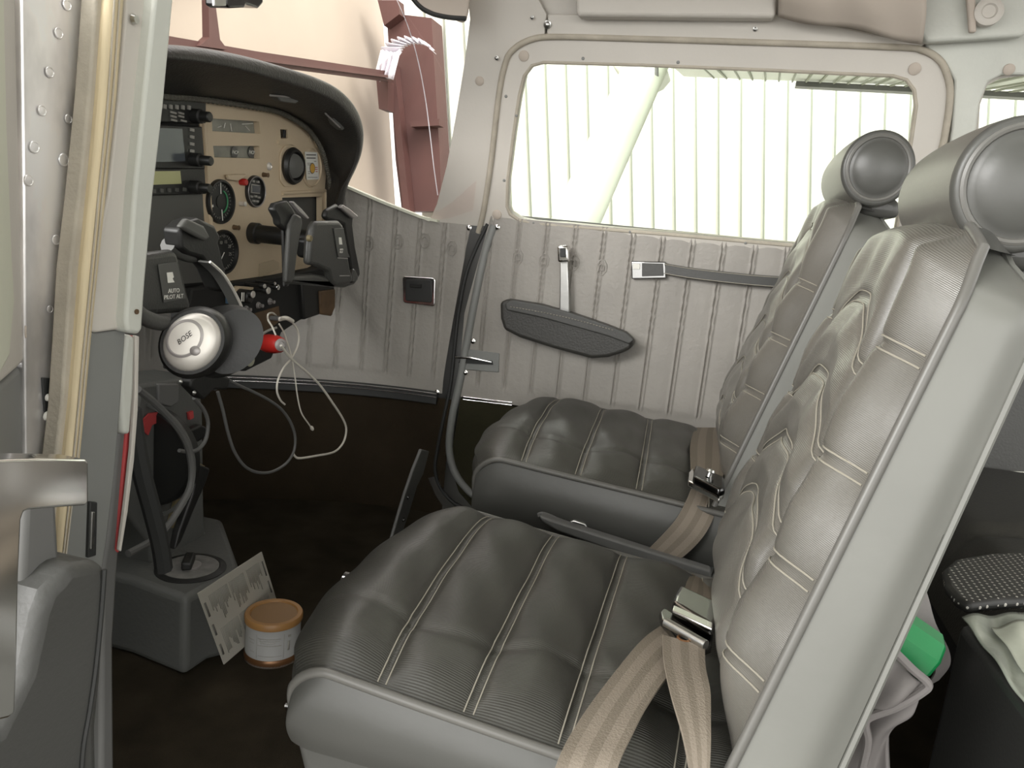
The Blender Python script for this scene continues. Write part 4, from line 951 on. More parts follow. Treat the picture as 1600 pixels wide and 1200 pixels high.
for (t0, t1, z0, z1) in [(-.55, .30, .044, .0447), (-.5, .25, .041, .0414), (-.45, .1, .038, .0384), (-.55, .32, .034, .0347), (-.6, -.59, .014, .050), (.4, .41, .014, .050), (-.55, .35, .018, .0184), (-1.0, -.7, .040, .0405), (-.95, -.72, .035, .0354), (-.9, -.7, .022, .0224), (.55, .64, .024, .038), (.56, .68, .044, .047)]:
    N_ = max(1, int((t1-t0)/.08)); 
    for k in range(N_):
        ta, tb2 = t0+(t1-t0)*k/N_, t0+(t1-t0)*(k+1)/N_
        mb.add([cyl(ta, z0), cyl(tb2, z0), cyl(tb2, z1), cyl(ta, z1)], [(0, 1, 2, 3)])
mb.build('label_print', 'inkl', bdy, solid=.0004)
mb = MB(); mb.tube([at(446, 1102, Z=.006), at(458, 1104, Z=.006), at(469, 1108, Z=.006)], .003, 8); mb.box(at(464, 1106, Z=.006), (.010, .008, .006)); tag(mb.build('floor_clip', 'steel'), 'tiny pale metal clip on the carpet beside the near seat', 'clip')
# chrome lever tip
mb = MB(); ct = at(550, 909, Z=.16)
lv = empty('seat_adjust_lever', ct, 'short chrome tipped seat adjust lever poking out ahead of the near seat', 'lever')
p = at(537, 905, Z=.16); q = at(570, 913, Z=.16)
d3 = (at(566, 912, Z=.16)-p)
MB().tube([p, p+d3*.05, p+d3], [.009, .0105, .0105], 20).build('chrome_tip', 'chrome', lv)
MB().tube([p+d3, p+d3+Vector((.09, 0, -.01))], .005, 10).build('lever_rod', 'steel', lv)
# ================================================================== seats
def gau(x, w): return math.exp(-(x/w)**2)
def sstep(a, b, x):
    t = max(0, min(1, (x-a)/(b-a))); return t*t*(3-2*t)
def seat(S):
    yc, hwb, hwt = S['yc'], S['hwb'], S['hwt']
    B, T_ = Vector((S['B'][0], 0, S['B'][1])), Vector((S['T'][0], 0, S['T'][1]))
    ax = (T_-B); LEN = ax.length; axn = ax.normalized(); nf = Vector((-axn.z, 0, axn.x))
    root = empty('aircraft_seat', (S['x0']+.2, yc, 0), S['label'], 'seat', 'front seats')
    # ---- backrest front (t along the height, s across; s=-1 is the side towards the open door)
    def hw(t): return hwb+(hwt-hwb)*t - .012*sstep(.9, 1.0, t)
    vs_ = .68
    cs = S['seams']; bs = S['bseams']
    def seam_t(tk, s):
        return tk - .085*sstep(.15, .68, abs(s)) + .012*math.cos(s*3)
    def bulge(s, t):
        e = 1-abs(s)**5; ef = 1-abs(s)**10; endt = sstep(-.03, .20, t)*sstep(0, .06, 1-t)
        h = S['puff']*(1+.2*(1-t))*e*(.1+.9*endt)-.024*ef*(1-sstep(0, .28, t))**1.5
        h += .010*gau(abs(s)-.84, .10)*endt*ef                    # bolster roll
        h -= .010*gau(abs(s)-vs_, .045)*endt                     # valley between centre and bolster
        dm = min([abs((t-seam_t(tk, s))*LEN) for tk in cs]) if abs(s) < vs_ else min([abs((t-tk-(abs(s)-.8)*.05)*LEN) for tk in bs])
        k_ = (sstep(0, .06, vs_-abs(s)) if abs(s) < vs_ else sstep(0, .05, abs(s)-vs_)*ef)
        h += k_*(.006*(1-gau(dm, .030))-.004*gau(dm, .0055))*endt
        h += .0022*math.sin(s*13+t*9)*math.sin(t*23)*ef*endt
        return h
    def bp_(s, t, lift=0):
        base = B+ax*(t*(1+.065*(1-s*s)*t)); return Vector((base.x, yc+s*hw(t), base.z))+nf*(bulge(s, t)+lift)
    mb = MB(); mb.grid(lambda u, v: bp_(-1+2*u, v), 90, 200)
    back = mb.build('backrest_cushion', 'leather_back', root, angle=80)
    mb = MB()
    for tk in cs:
        for dd in (-.0045, .0045):
            pts = [bp_(-.65+1.30*k/40, seam_t(tk, -.65+1.30*k/40)+dd/LEN*1.0, .0006) for k in range(41)]
            mb.tube(pts, .0007, 5)
    for tk in bs:
        for sg in (-1, 1):
            for dd in (-.0045, .0045):
                pts = [bp_(sg*(.71+.27*k/8), tk+(.71+.27*k/8-.8)*.05+dd/LEN, .0006) for k in range(9)]
                mb.tube(pts, .0007, 5)
    mb.build('stitching', 'stitch', back)
    # piping round the front edge
    edge = [bp_(-1, t/40) for t in range(0, 41)]+[bp_(-1+2*k/20, 1.0) for k in range(1, 20)]+[bp_(1, 1-t/40) for t in range(0, 41)]
    mb = MB(); mb.tube([p-nf*.001 for p in edge], .0040, 10); mb.build('piping', 'piping', root)
    # ---- shell
    th = S['th']
    def sh(u, v):
        t = -.12+v*1.16; tt = min(max(t, 0), 1); hh = hw(tt)
        base = B+ax*t; k = u
        top = 1-sstep(.93, 1.04, t)*.45
        d = th*(1-.25*tt)
        # u: 0 near front edge -> near rear -> far rear -> far front edge
        L1 = d; L2 = 2*hh; tot = 2*L1+L2; q = u*tot
        r = .022
        if q < L1: yy, dd = -1, q/L1
        elif q < L1+L2: yy, dd = -1+2*(q-L1)/L2, 1
        else: yy, dd = 1, 1-(q-L1-L2)/L1
        y = yy*hh*(1+.015*math.sin(min(dd, 1)*PI)) ; x = d*dd
        if dd > .6 or abs(yy) > .93:   # round the rear corner
            y *= 1-.06*sstep(.55, 1, dd)*sstep(.85, 1, abs(yy))
        if dd >= 1: x = d-.012*sstep(.8, 1, abs(yy))+.006*(1-yy*yy)
        y *= top if t > .93 else 1
        return Vector((base.x, yc+y, base.z))-nf*x*(1-.5*sstep(.96, 1.04, t))
    mb = MB(); mb.grid(sh, 90, 90)
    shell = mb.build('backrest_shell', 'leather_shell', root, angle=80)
    # top cap
    mb = MB(); mb.grid(lambda u, v: (lambda a, b: a.lerp(b, v)+axn*.012*math.sin(PI*v)*(1-abs(2*u-1)**4))(bp_(-1+2*u, 1.0), Vector(((B+ax*1.02).x, yc+(-1+2*u)*hw(1)*.62, (B+ax*1.02).z))-nf*th*.5), 24, 8)
    mb.build('top_cap', 'leather_side', root, angle=80)
    mb = MB(); rear = [sh(.0+th*.98/(2*th+2*hwb)*1.0, v/30) for v in range(31)]
    mb.tube(rear, .0028, 6); mb.build('rear_piping', 'leather_shell', shell)
    # ---- headrest: barrel with piped round ends
    HX, HZ, HR, HW, HY = S['hx'], S['hz'], S['hr'], S['hw'], S['hy']
    hc = Vector((HX, HY, HZ))
    def hr(u, v):
        y = -1+2*v; R_ = HR*(1-.045*abs(y)**2.2); a = 2*PI*u
        rx, rz = R_*.98, R_*(1.06)
        return hc+Vector((math.cos(a)*rx, y*HW, math.sin(a)*rz))
    mb = MB(); mb.grid(hr, 64, 24); hd_ = mb.build('headrest', 'leather_back', root, angle=80)
    for sg in (-1, 1):
        o = hc+Vector((0, sg*HW, 0)); R_ = HR*.955
        prof = [(R_, 0), (R_*.99, .004), (R_*.93, .007), (R_*.86, .007), (R_*.80, .0055), (R_*.68, .0105), (R_*.5, .0145), (R_*.25, .0170), (.0003, .0178)]
        mb = MB(); vs = []
        for (r, h) in prof: vs += [o+Vector((math.cos(2*PI*k/48)*r*.98, sg*h, math.sin(2*PI*k/48)*r*1.06)) for k in range(48)]
        mb.add(vs, [(i*48+k, i*48+(k+1) % 48, (i+1)*48+(k+1) % 48, (i+1)*48+k) for i in range(len(prof)-1) for k in range(48)]+[tuple((len(prof)-1)*48+k for k in range(48))])
        mb.build('end_cap', 'leather_side', hd_, angle=80)
        mb = MB(); mb.tube([o+Vector((math.cos(2*PI*k/48)*R_*.84*.98, sg*.006, math.sin(2*PI*k/48)*R_*.84*1.06)) for k in range(48)], .0028, 8, closed=True); mb.build('cap_piping', 'piping', hd_)
    mb = MB(); mb.prism([hc+Vector((-HR*.4, -HW*.8, -HR*.7)), hc+Vector((HR*.8, -HW*.8, -HR*.7)), hc+Vector((HR*.9, -HW*.8, -HR*1.25)), hc+Vector((-HR*.2, -HW*.8, -HR*1.25))], (0, HW*1.6, 0)); mb.build('headrest_base', 'leather_side', root, bevel=.01)
    # ---- cushion
    x0, x1, zf, zr_ = S['x0'], S['x1'], S['zf'], S['zr']; hwc = S['hwc']; D = S['depth']; rf = S['rf']
    def prof(q):   # q 0..1 : front bottom -> over the front -> back
        if q < .12: t = q/.12; return Vector((x0+.012*(1-t)**2+.0, 0, zf-D+ (D-rf)*t))
        if q < .36:
            t = (q-.12)/.24*PI/2; return Vector((x0+rf*1.25*(1-math.cos(t)), 0, zf-rf+rf*math.sin(t)))
        t = (q-.36)/.64; return Vector((x0+rf*1.25+(x1-x0-rf*1.25)*t, 0, zf+(zr_-zf)*t))
    def nrm_(q):
        a, b = prof(max(q-.004, 0)), prof(min(q+.004, 1)); d = (b-a).normalized(); return Vector((-d.z, 0, d.x))
    cs2 = S['cseams']; cyc = S.get('cyc', yc)
    def sx_(c, s): return c[0]+(c[1]-c[0])*(s+1)/2
    def chh(q, s):
        p = prof(q); e = 1-abs(s)**6
        h = S['cpuff']*e*sstep(0, .2, q)
        if q > .2:
            dm = 9
            for c in cs2:
                d = p.x-sx_(c, s); dm = min(dm, abs(d))
            h += (.0065*(1-gau(dm, .022))-.0045*gau(dm, .006))*sstep(0, .15, 1-abs(s))
        cz = -.58+.05*math.sin(p.x*30)
        h -= .003*gau(s-cz, .035)*sstep(.2, .4, q)
        h += .002*math.sin(s*11+p.x*40)*e*math.sin(p.x*60)
        return h
    def cp_(q, s, lift=0):
        p = prof(q); rr = 1-.06*(1-sstep(0, .32, q)) ; p.y = cyc+s*hwc*rr; p.x += .018*s*s*(1-sstep(.2, .55, q)); return p+nrm_(q)*(chh(q, s)+lift)
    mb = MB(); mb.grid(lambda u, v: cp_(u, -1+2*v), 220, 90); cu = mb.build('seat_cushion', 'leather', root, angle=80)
    mb = MB()
    def qx(x): return .36+.64*(x-x0-rf*1.25)/(x1-x0-rf*1.25)
    for c in cs2:
        for dd in (-.004, .004):
            mb.tube([cp_(qx(sx_(c, -.97+1.94*k/40)+dd), -.97+1.94*k/40, .0004) for k in range(41)], .0007, 5)
    mb.build('stitching', 'stitch', cu)
    for sg in (-1, 1):
        N_ = 60
        def side(u, v, sg=sg):
            p = cp_(u, sg); b = prof(u).copy(); zb = zf-D
            q = Vector((p.x, p.y, p.z)); low = Vector((min(max(p.x, x0+.02), x1), p.y, zb+.0))
            r = q.lerp(low, v); r.y += sg*.010*math.sin(PI*v)*(1 if u > .1 else u*10); return r
        mb = MB(); mb.grid(side, N_, 12); mb.build('side_panel', 'leather_side', cu, angle=80)
        mb = MB(); mb.tube([cp_(k/60, sg)+Vector((0, sg*.001, 0)) for k in range(61)], .0042, 10); mb.build('piping', 'piping', cu)
    # lower skirt below the cushion
    zb = zf-D
    mb = MB(); mb.prism([Vector((x0+.018, cyc-hwc*.965, zb+.006)), Vector((x1, cyc-hwc*.965, zb+.006)), Vector((x1, cyc-hwc*.93, zb-S['skirt'])), Vector((x0+.05, cyc-hwc*.93, zb-S['skirt'])), Vector((x0+.03, cyc-hwc*.95, zb-S['skirt']*.5))], (0, hwc*1.93, 0))
    mb.build('seat_skirt', 'leather_side', root, bevel=.012, seg=4)
    # frame legs onto the floor rails
    for px, py in ((x0+.09, -1), (x0+.09, 1), (x1-.05, -1), (x1-.05, 1)):
        zt_ = zb-S['skirt']+.01
        MB().box((px, yc+py*hwc*.7, zt_/2), (.03, .02, zt_)).build('leg', 'greymetal', root, bevel=.003)
    mb = MB()
    for py in (-1, 1): mb.box(((x0+x1)/2, yc+py*hwc*.7, .012), (x1-x0+.08, .03, .02))
    mb.build('seat_rail', 'greymetal2', root, bevel=.003)
    return root, cp_, bp_
near, ncp, nbp = seat(dict(yc=-.275, hwb=.212, hwt=.150, B=(.811, .245), T=(.927, .650), x0=.452, x1=.86, zf=.268, zr=.236, hwc=.196, depth=.075, rf=.035, puff=.030, cpuff=.020,
    seams=[.36, .50, .65, .81], bseams=[.20, .39, .585, .79], cseams=[(.546, .520), (.623, .612), (.699, .699), (.785, .79)], cyc=-.293, th=.075, hx=.957, hz=.697, hr=.0475, hw=.085, hy=-.275, skirt=.085,
    label='near grey leather seat with pleated backrest filling the right foreground'))
far, fcp, fbp = seat(dict(yc=.27, hwb=.215, hwt=.155, B=(.800, .285), T=(.925, .705), x0=.438, x1=.84, zf=.302, zr=.278, hwc=.228, depth=.10, rf=.04, puff=.030, cpuff=.020,
    seams=[.22, .38, .54, .70, .86], bseams=[.18, .36, .54, .72], cseams=[(.523, .484), (.609, .580), (.697, .672), (.79, .77)], th=.085, hx=.942, hz=.757, hr=.0485, hw=.105, hy=.245, skirt=.05,
    label='far grey leather seat beside the closed right door'))

# floor structure between the seats
mb = MB(); mb.prism([at(x, y, Y=.0) for x, y in [(842, 806), (860, 812), (1110, 892), (1112, 912), (1000, 876), (870, 830), (846, 815)]], (0, .018, 0))
tag(mb.build('seat_track_beam', 'greymetal2', bevel=.003), 'long grey metal beam between the two front seats', 'beam')
mb = MB(); mb.prism([at(x, y, Y=.05) for x, y in [(1060, 840), (1118, 822), (1123, 836), (1118, 880), (1112, 900), (1050, 876)]], (0, .02, 0))
pb = tag(mb.build('floor_bracket', 'greymetal', bevel=.003), 'grey painted bracket plate with a rivet behind the far seat belt', 'bracket')
MB().lathe(at(1096, 869, Y=.05), INW, [(.006, 0), (.005, .003), (.0002, .004)], 16).build('rivet', 'greymetal', pb)
mb = MB(); mb.prism([at(x, y, Y=.03) for x, y in [(888, 816), (897, 813), (914, 818), (920, 830), (902, 828), (893, 820)]], (0, .03, 0)); tag(mb.build('frame_clip', 'steel', bevel=.002), 'small bright metal clip on the beam between the seats', 'clip')
mb = MB(); mb.tube(cr([at(842, 806, Y=.02), at(850, 805, Y=.02), at(875, 815, Y=.02), at(900, 826, Y=.02)], 5), .005, 8); tag(mb.build('adjust_bar', 'greymetal2'), 'dark rounded bar end in front of the bright clip', 'bar')
mb = MB(); mb.prism([at(x, y, Y=.10) for x, y in [(750, 780), (755, 776), (752, 788), (762, 791), (763, 797), (748, 796)]], (0, .02, 0)); tag(mb.build('rail_stop', 'greymetal', bevel=.001), 'small pale metal tab under the front of the far seat', 'bracket')

# ---------------------------------------------------------------- seat belts
def belt(name, mids, ws, lift, label=None, parent=None, thick=.0022):
    c = cr(mids, 8); wv = cr(ws, 8); nn = []
    for i, p in enumerate(c):
        t = (c[min(i+1, len(c)-1)]-c[max(i-1, 0)]).normalized(); n_ = t.cross(wv[i]).normalized()
        if n_.dot(CAM-p) < 0: n_ = -n_
        nn.append(n_)
    mb = MB(); mb.ribbon([p+n_*lift for p, n_ in zip(c, nn)], wv, nn, thick); return mb.build(name, 'belt', parent, angle=70)
def bpx(L, R):   # left edge pixels and right edge pixels with explicit z or y plane
    A_ = [at(x, y, **k) for x, y, k in L]; B_ = [at(x, y, **k) for x, y, k in R]
    return [(p+q)/2 for p, q in zip(A_, B_)], [(q-p)/2 for p, q in zip(A_, B_)]
nb = empty('seat_belt', at(1075, 985, Z=.29), 'near seat belt with chrome lift buckle lying on the near seat cushion', 'seat belt')
Z = lambda z: dict(Z=z)
m_, w_ = bpx([(1032, 985, Z(.285)), (1000, 1010, Z(.290)), (940, 1085, Z(.292)), (895, 1150, Z(.290)), (862, 1210, Z(.282)), (830, 1270, Z(.25))], [(1092, 1012, Z(.285)), (1045, 1062, Z(.292)), (1010, 1112, Z(.294)), (985, 1160, Z(.292)), (958, 1215, Z(.283)), (925, 1290, Z(.25))])
belt('webbing', m_, w_, .004, parent=nb)
m_, w_ = bpx([(1034, 1000, Z(.300)), (1036, 1040, Z(.300)), (1046, 1090, Z(.298)), (1062, 1150, Z(.290)), (1075, 1210, Z(.27)), (1085, 1260, Z(.24))], [(1100, 1018, Z(.300)), (1101, 1050, Z(.300)), (1108, 1090, Z(.298)), (1106, 1150, Z(.288)), (1104, 1210, Z(.27)), (1104, 1260, Z(.24))])
belt('webbing', m_, w_, .004, parent=nb)
m_, w_ = bpx([(1062, 940, Z(.285)), (1068, 925, Z(.275)), (1072, 912, Z(.262)), (1078, 905, Z(.24))], [(1112, 958, Z(.285)), (1113, 947, Z(.275)), (1110, 935, Z(.262)), (1105, 920, Z(.24))])
belt('webbing', m_, w_, .006, parent=nb)
def buckle(root, P, z, m1, m2, sc_=1, dz=0):
    f = lambda L, zz: [at(x, y, Z=zz) for x, y in L]
    lo, hi = P
    bk_ = MB().prism(f(lo, z+.006), (0, 0, .008)).build('buckle_plate', m1, root, bevel=.002)
    bb = MB().prism(f(hi, z+.016), (0, 0, .012)).build('buckle_lever', m2, root, bevel=.004)
    return bk_, bb
k1, k2 = buckle(nb, ([(1033, 962), (1040, 963), (1062, 978), (1100, 993), (1113, 1002), (1110, 1022), (1100, 1026), (1062, 1016), (1032, 980), (1029, 968)], [(1060, 930), (1118, 958), (1119, 985), (1112, 998), (1048, 958), (1052, 945)]), .290, 'chrome2', 'chrome2')
MB().tube([at(1040, 972, Z=.308), at(1103, 1008, Z=.308)], .0042, 12).build('cross_bar', 'steel', k1)
MB().lathe(at(1068, 1004, Z=.301), EZ, [(.006, 0), (.0065, .004), (.005, .005), (.004, .002), (.0002, .002)], 18).build('copper_rivet', 'copper', k1)
MB().prism([at(x, y, Z=.322) for x, y in [(1052, 948), (1113, 976), (1112, 986), (1050, 957)]], (0, 0, .002)).build('lever_lip', 'chrome', k2, bevel=.0008)
fb = empty('seat_belt', at(1105, 760, Z=.32), 'far seat belt with black metal buckle hanging over the rear corner of the far seat', 'seat belt')
m_, w_ = bpx([(1083, 680, Z(.300)), (1078, 700, Z(.318)), (1079, 740, Z(.320)), (1082, 752, Z(.320))], [(1132, 680, Z(.300)), (1134, 705, Z(.318)), (1130, 745, Z(.320)), (1122, 760, Z(.320))])
m_ = [at(1110, 672, Z=.296)]+m_; w_ = [w_[0]]+w_
belt('webbing', m_, w_, .004, parent=fb)
Yp = lambda v: dict(Y=v)
m_, w_ = bpx([(1080, 762, Yp(.085)), (1070, 785, Yp(.04)), (1055, 812, Yp(.022)), (1030, 840, Yp(.018)), (1008, 862, Yp(.015)), (990, 885, Yp(.0))], [(1121, 782, Yp(.085)), (1112, 812, Yp(.04)), (1098, 838, Yp(.022)), (1075, 862, Yp(.018)), (1052, 880, Yp(.015)), (1035, 900, Yp(.0))])
belt('webbing', m_, w_, .004, parent=fb)
k1, k2 = buckle(fb, ([(1075, 746), (1082, 738), (1085, 752), (1120, 776), (1128, 772), (1130, 780), (1122, 788), (1118, 784), (1082, 764), (1074, 760)], [(1085, 738), (1130, 758), (1131, 776), (1122, 778), (1081, 757)]), .315, 'chrome', 'darksteel')
MB().lathe(at(1107, 745, Z=.343), (.2, .2, 1), [(.004, 0), (.004, .006), (.006, .007), (.005, .010), (.0002, .011)], 14).build('release_knob', 'steel', k2)

# ================================================================== behind the near seat
pk = empty('seat_back_pocket', at(1380, 1120, Y=-.38), 'sagging grey cloth map pocket behind the near seat holding the green bottle', 'pocket')
def pkf(u, v):
    L = [(1330, 980), (1325, 1050), (1300, 1130), (1270, 1230)]; R = [(1452, 1068), (1425, 1105), (1392, 1150), (1390, 1240)]
    l_ = cr([at(x, y, Y=-.36) for x, y in L], 10); r_ = cr([at(x, y, Y=-.36) for x, y in R], 10)
    i = round(v*(len(l_)-1)); p = l_[i].lerp(r_[i], u)
    p.y += -.018*math.sin(PI*u)*math.sin(v*5+.6)+.007*math.sin(u*14+v*9)*(1-v*.3); return p
mb = MB(); mb.grid(pkf, 50, 30); p1 = mb.build('pocket_cloth', 'chute', pk, solid=.003, angle=80)
mb = MB(); mb.tube(cr([at(x, y, Y=-.375) for x, y in [(1390, 1010), (1425, 1045), (1450, 1068), (1440, 1082), (1400, 1105), (1360, 1120), (1352, 1132), (1356, 1160), (1345, 1210)]], 8), .0035, 8); mb.build('pocket_hem', 'chute', p1)
mb = MB(); mb.ribbon(*(lambda c: (c, [Vector((.006, .003, .004))]*len(c), [INW]*len(c)))(cr([at(x, y, Y=-.30) for x, y in [(1434, 925), (1440, 945), (1450, 980), (1470, 1020), (1472, 1045), (1455, 1068)]], 8)), .003); mb.build('elastic_edge', 'chute', pk)
bt = empty('green_bottle', at(1420, 1050, Y=-.34), 'bright green plastic bottle cap end poking out of the map pocket', 'bottle')
a, b = at(1385, 985, Y=-.33), at(1450, 1030, Y=-.33); dd = (b-a).normalized(); 
mb = MB(); LB = (b-a).length; mb.lathe(a-dd*.02, dd, [(.021, 0), (.0245, .004), (.0245, .016+LB), (.0215, .02+LB), (.0002, .022+LB)], 10); mb.build('bottle_body', 'bottle', bt, bevel=.002, angle=20)

# rear seat and things on it
rs_ = empty('rear_seat', at(1580, 800, Y=.2), 'dark leather rear bench seat behind the far seat', 'seat')
mb = MB()
def rsf(u, v):
    x = 1.10+.5*u; y = -.42+.90*v; z = .285+.02*math.sin(PI*min(1, u*1.2))-.012*gau(v-.62, .02)-.012*gau(v-.3, .02)
    if u < .12: z -= .09*(1-u/.12)**2
    return Vector((x, y, z))
mb.grid(rsf, 40, 60); mb.build('bench_cushion', 'dark_leather', rs_, angle=80)
mb = MB(); mb.add([(1.11, -.42, .20), (1.11, .48, .20), (1.20, .48, .02), (1.20, -.42, .02), (1.60, -.42, .20), (1.60, .48, .20), (1.60, .48, .02), (1.60, -.42, .02)], [(0,1,2,3),(7,6,5,4),(0,4,5,1),(1,5,6,2),(2,6,7,3),(3,7,4,0)]); mb.build('bench_base', 'blackmatte', rs_)
mb = MB(); mb.tube([at(1520, 734, Y=.50), at(1640, 740, Y=.50)], .002, 8); tag(mb.build('trim_10', 'chrome'), kind='structure')
# perforated dark mat
M['perf'] = mat('perforated_fabric', (.03, .03, .03), .5)
nn_ = M['perf'].node_tree; b_ = nn_.nodes['Principled BSDF']
uv = nn_.nodes.new('ShaderNodeTexCoord'); mp = nn_.nodes.new('ShaderNodeMapping'); mp.inputs['Scale'].default_value = (150, 150, 150)
vo = nn_.nodes.new('ShaderNodeTexVoronoi'); vo.inputs['Randomness'].default_value = 0; vo.inputs['Scale'].default_value = 1
lt_ = nn_.nodes.new('ShaderNodeMath'); lt_.operation = 'LESS_THAN'; lt_.inputs[1].default_value = .27
mx = nn_.nodes.new('ShaderNodeMix'); mx.data_type = 'RGBA'; mx.inputs['A'].default_value = (.022, .022, .02, 1); mx.inputs['B'].default_value = (.55, .53, .48, 1)
nn_.links.new(uv.outputs['Object'], mp.inputs[0]); nn_.links.new(mp.outputs[0], vo.inputs['Vector']); nn_.links.new(vo.outputs['Distance'], lt_.inputs[0]); nn_.links.new(lt_.outputs[0], mx.inputs['Factor']); nn_.links.new(mx.outputs['Result'], b_.inputs['Base Color'])
zc = .322
mb = MB(); mb.prism([at(x, y, Z=zc) for x, y in [(1470, 905), (1490, 888), (1540, 879), (1700, 872), (1720, 985), (1620, 952), (1560, 956), (1512, 962), (1490, 950), (1474, 930)]], (0, 0, .012))
tag(mb.build('dotted_cushion', 'perf', bevel=.005), 'black cushion with rows of small white dots on the rear seat', 'cushion')
# clear folder with papers
mb = MB(); P_ = [at(x, y, Z=.335) for x, y in [(1503, 966), (1640, 952), (1760, 1150), (1640, 1150)]]
def pf(u, v): 
    p = P_[0].lerp(P_[1], u).lerp(P_[3].lerp(P_[2], u), v); p.z += .0018*math.sin(u*15+v*4)+.0014*math.sin(v*17+u*9); return p
mb.grid(pf, 30, 30)
M['folder'] = mat('frosted_plastic', (.30, .32, .27), .12, bump=.8, scale=30, var=.25, vscale=18)
fo = tag(mb.build('document_folder', 'folder', solid=.002, angle=80), 'glossy grey plastic folder of papers on the rear seat beside the dotted cushion', 'folder')
mb = MB(); mb.grid(lambda u, v: pf(.22+u*.75, .14+v*.75)+EZ*.004, 24, 24); mb.build('paper_sheets', mat('folder_paper', (.46, .48, .40), .25, bump=.6, scale=25, var=.12, vscale=20), fo, solid=.001, angle=80)
# dark plastic case below the folder
mb = MB(); mb.prism([at(x, y, Z=.328) for x, y in [(1500, 972), (1640, 958), (1760, 1170), (1650, 1170)]], (0, 0, -.31)); tag(mb.build('storage_case', 'black', bevel=.008), 'dark plastic case standing under the clear folder', 'case')
mb = MB(); mb.box((1.05, -.12, .012), (.30, .025, .02)); mb.box((1.05, -.18, .012), (.30, .012, .016)); tag(mb.build('floor_rail', 'greymetal2', bevel=.002), 'dark metal seat rail on the floor behind the near seat', 'rail')

# ================================================================== left door post and open left door
XJ = .285
def strip(name, px, m, X=XJ, ext=-.012, bevel=.002, par=None, lab=None, cat=None):
    mb = MB(); mb.prism([at(x, y, X=X) for x, y in px], (ext, 0, 0)); o = mb.build(name, m, par, bevel=bevel)
    return o
o = strip('trim_11', [(240, -30), (276, -30), (272, 0), (256, 170), (241, 300), (228, 440), (223, 515), (217, 523), (200, 519), (197, 500), (211, 300), (228, 130), (242, 0)], 'plastic_cool', X=.300, ext=-.03, bevel=.004); tag(o, kind='structure')
MB().lathe(at(213, 487, X=.3005), (1, 0, 0), [(.0022, 0), (.0022, .001), (.0002, .001)], 12).build('rust_spot', 'wood', o)
MB().lathe(at(209, 30, X=.292), (1, 0, 0), [(.004, 0), (.003, .003), (.0002, .003)], 14).build('post_screw', 'steel', o)
o = strip('trim_12', [(196, -30), (246, -30), (242, 0), (228, 130), (211, 300), (200, 440), (194, 514), (150, 520), (136, 516), (146, 420), (170, 300), (186, 150), (198, 0)], 'plastic', X=.290, ext=-.02, bevel=.002); tag(o, kind='structure')
o = strip('trim_13', [(136, 516), (150, 520), (197, 514), (190, 620), (180, 740), (168, 840), (160, 890), (70, 900), (112, 700), (125, 600)], 'greymetal', X=.288, ext=-.02, bevel=.002); tag(o, kind='structure')
strip('latch_strike', [(141, 784), (153, 785), (151, 868), (138, 872)], 'rubber', X=.291, ext=-.006, bevel=.001, par=o)
strip('strike_plate', [(144, 800), (149, 800), (147, 858), (142, 858)], 'steel', X=.2925, ext=-.003, bevel=.0005, par=o)
o = strip('trim_14', [(170, -30), (200, -30), (197, 0), (186, 150), (170, 300), (157, 420), (147, 520), (138, 620), (128, 720), (112, 820), (105, 880), (92, 880), (107, 720), (118, 620), (126, 520), (134, 420), (146, 300), (160, 150), (171, 0)], 'seal', X=.297, ext=-.018, bevel=.004); tag(o, kind='structure')
mb = MB()
for k in (.35, .62):
    mb.tube(cr([at(x0_+(x1_-x0_)*k, y, X=.2978) for x0_, x1_, y in [(170, 200, -30), (160, 186, 150), (146, 170, 300), (126, 147, 520), (107, 128, 720), (94, 108, 870)]], 6), .0008, 5)
mb.build('seal_groove', 'sealtan', o)
o = strip('trim_15', [(146, -30), (174, -30), (171, 0), (160, 150), (146, 300), (134, 420), (126, 520), (118, 620), (107, 720), (92, 900), (66, 900), (84, 740), (96, 640), (104, 520), (110, 420), (124, 300), (139, 150), (150, 0)], 'sealtan', X=.290, ext=-.014); tag(o, kind='structure')
sk = strip('wall_left_front', [(30, -40), (152, -40), (150, 0), (139, 150), (124, 300), (110, 420), (104, 520), (96, 640), (84, 740), (74, 900), (40, 900), (36, 300), (32, 0)], 'polished', X=.272, ext=-.01); tag(sk, kind='structure')
for x, y, r in [(105, 8, .004), (92, 52, .004), (78, 113, .004), (66, 173, .004), (54, 230, .0045), (45, 282, .0042), (100, 250, .005), (88, 375, .004), (78, 483, .003), (107, 186, .0035)]:
    MB().lathe(at(x, y, X=.273), (1, 0, 0), [(r, 0), (r*.92, .0005), (r*.8, .0006), (r*.72, .0002), (.0002, .0003)], 20).build('rivet', 'polished', sk) 
strip('dark_lug', [(66, 590), (97, 592), (95, 648), (70, 644)], 'rubber', X=.2735, ext=-.002, par=sk, bevel=.0008)
for x, y, r in [(75, 621, .003), (89, 622, .002), (74, 650, .004), (82, 645, .004), (88, 654, .004)]:
    MB().lathe(at(x, y, X=.2745), (1, 0, 0), [(r, 0), (r*.9, .002), (.0002, .003)], 14).build('bolt_head', 'white', sk)
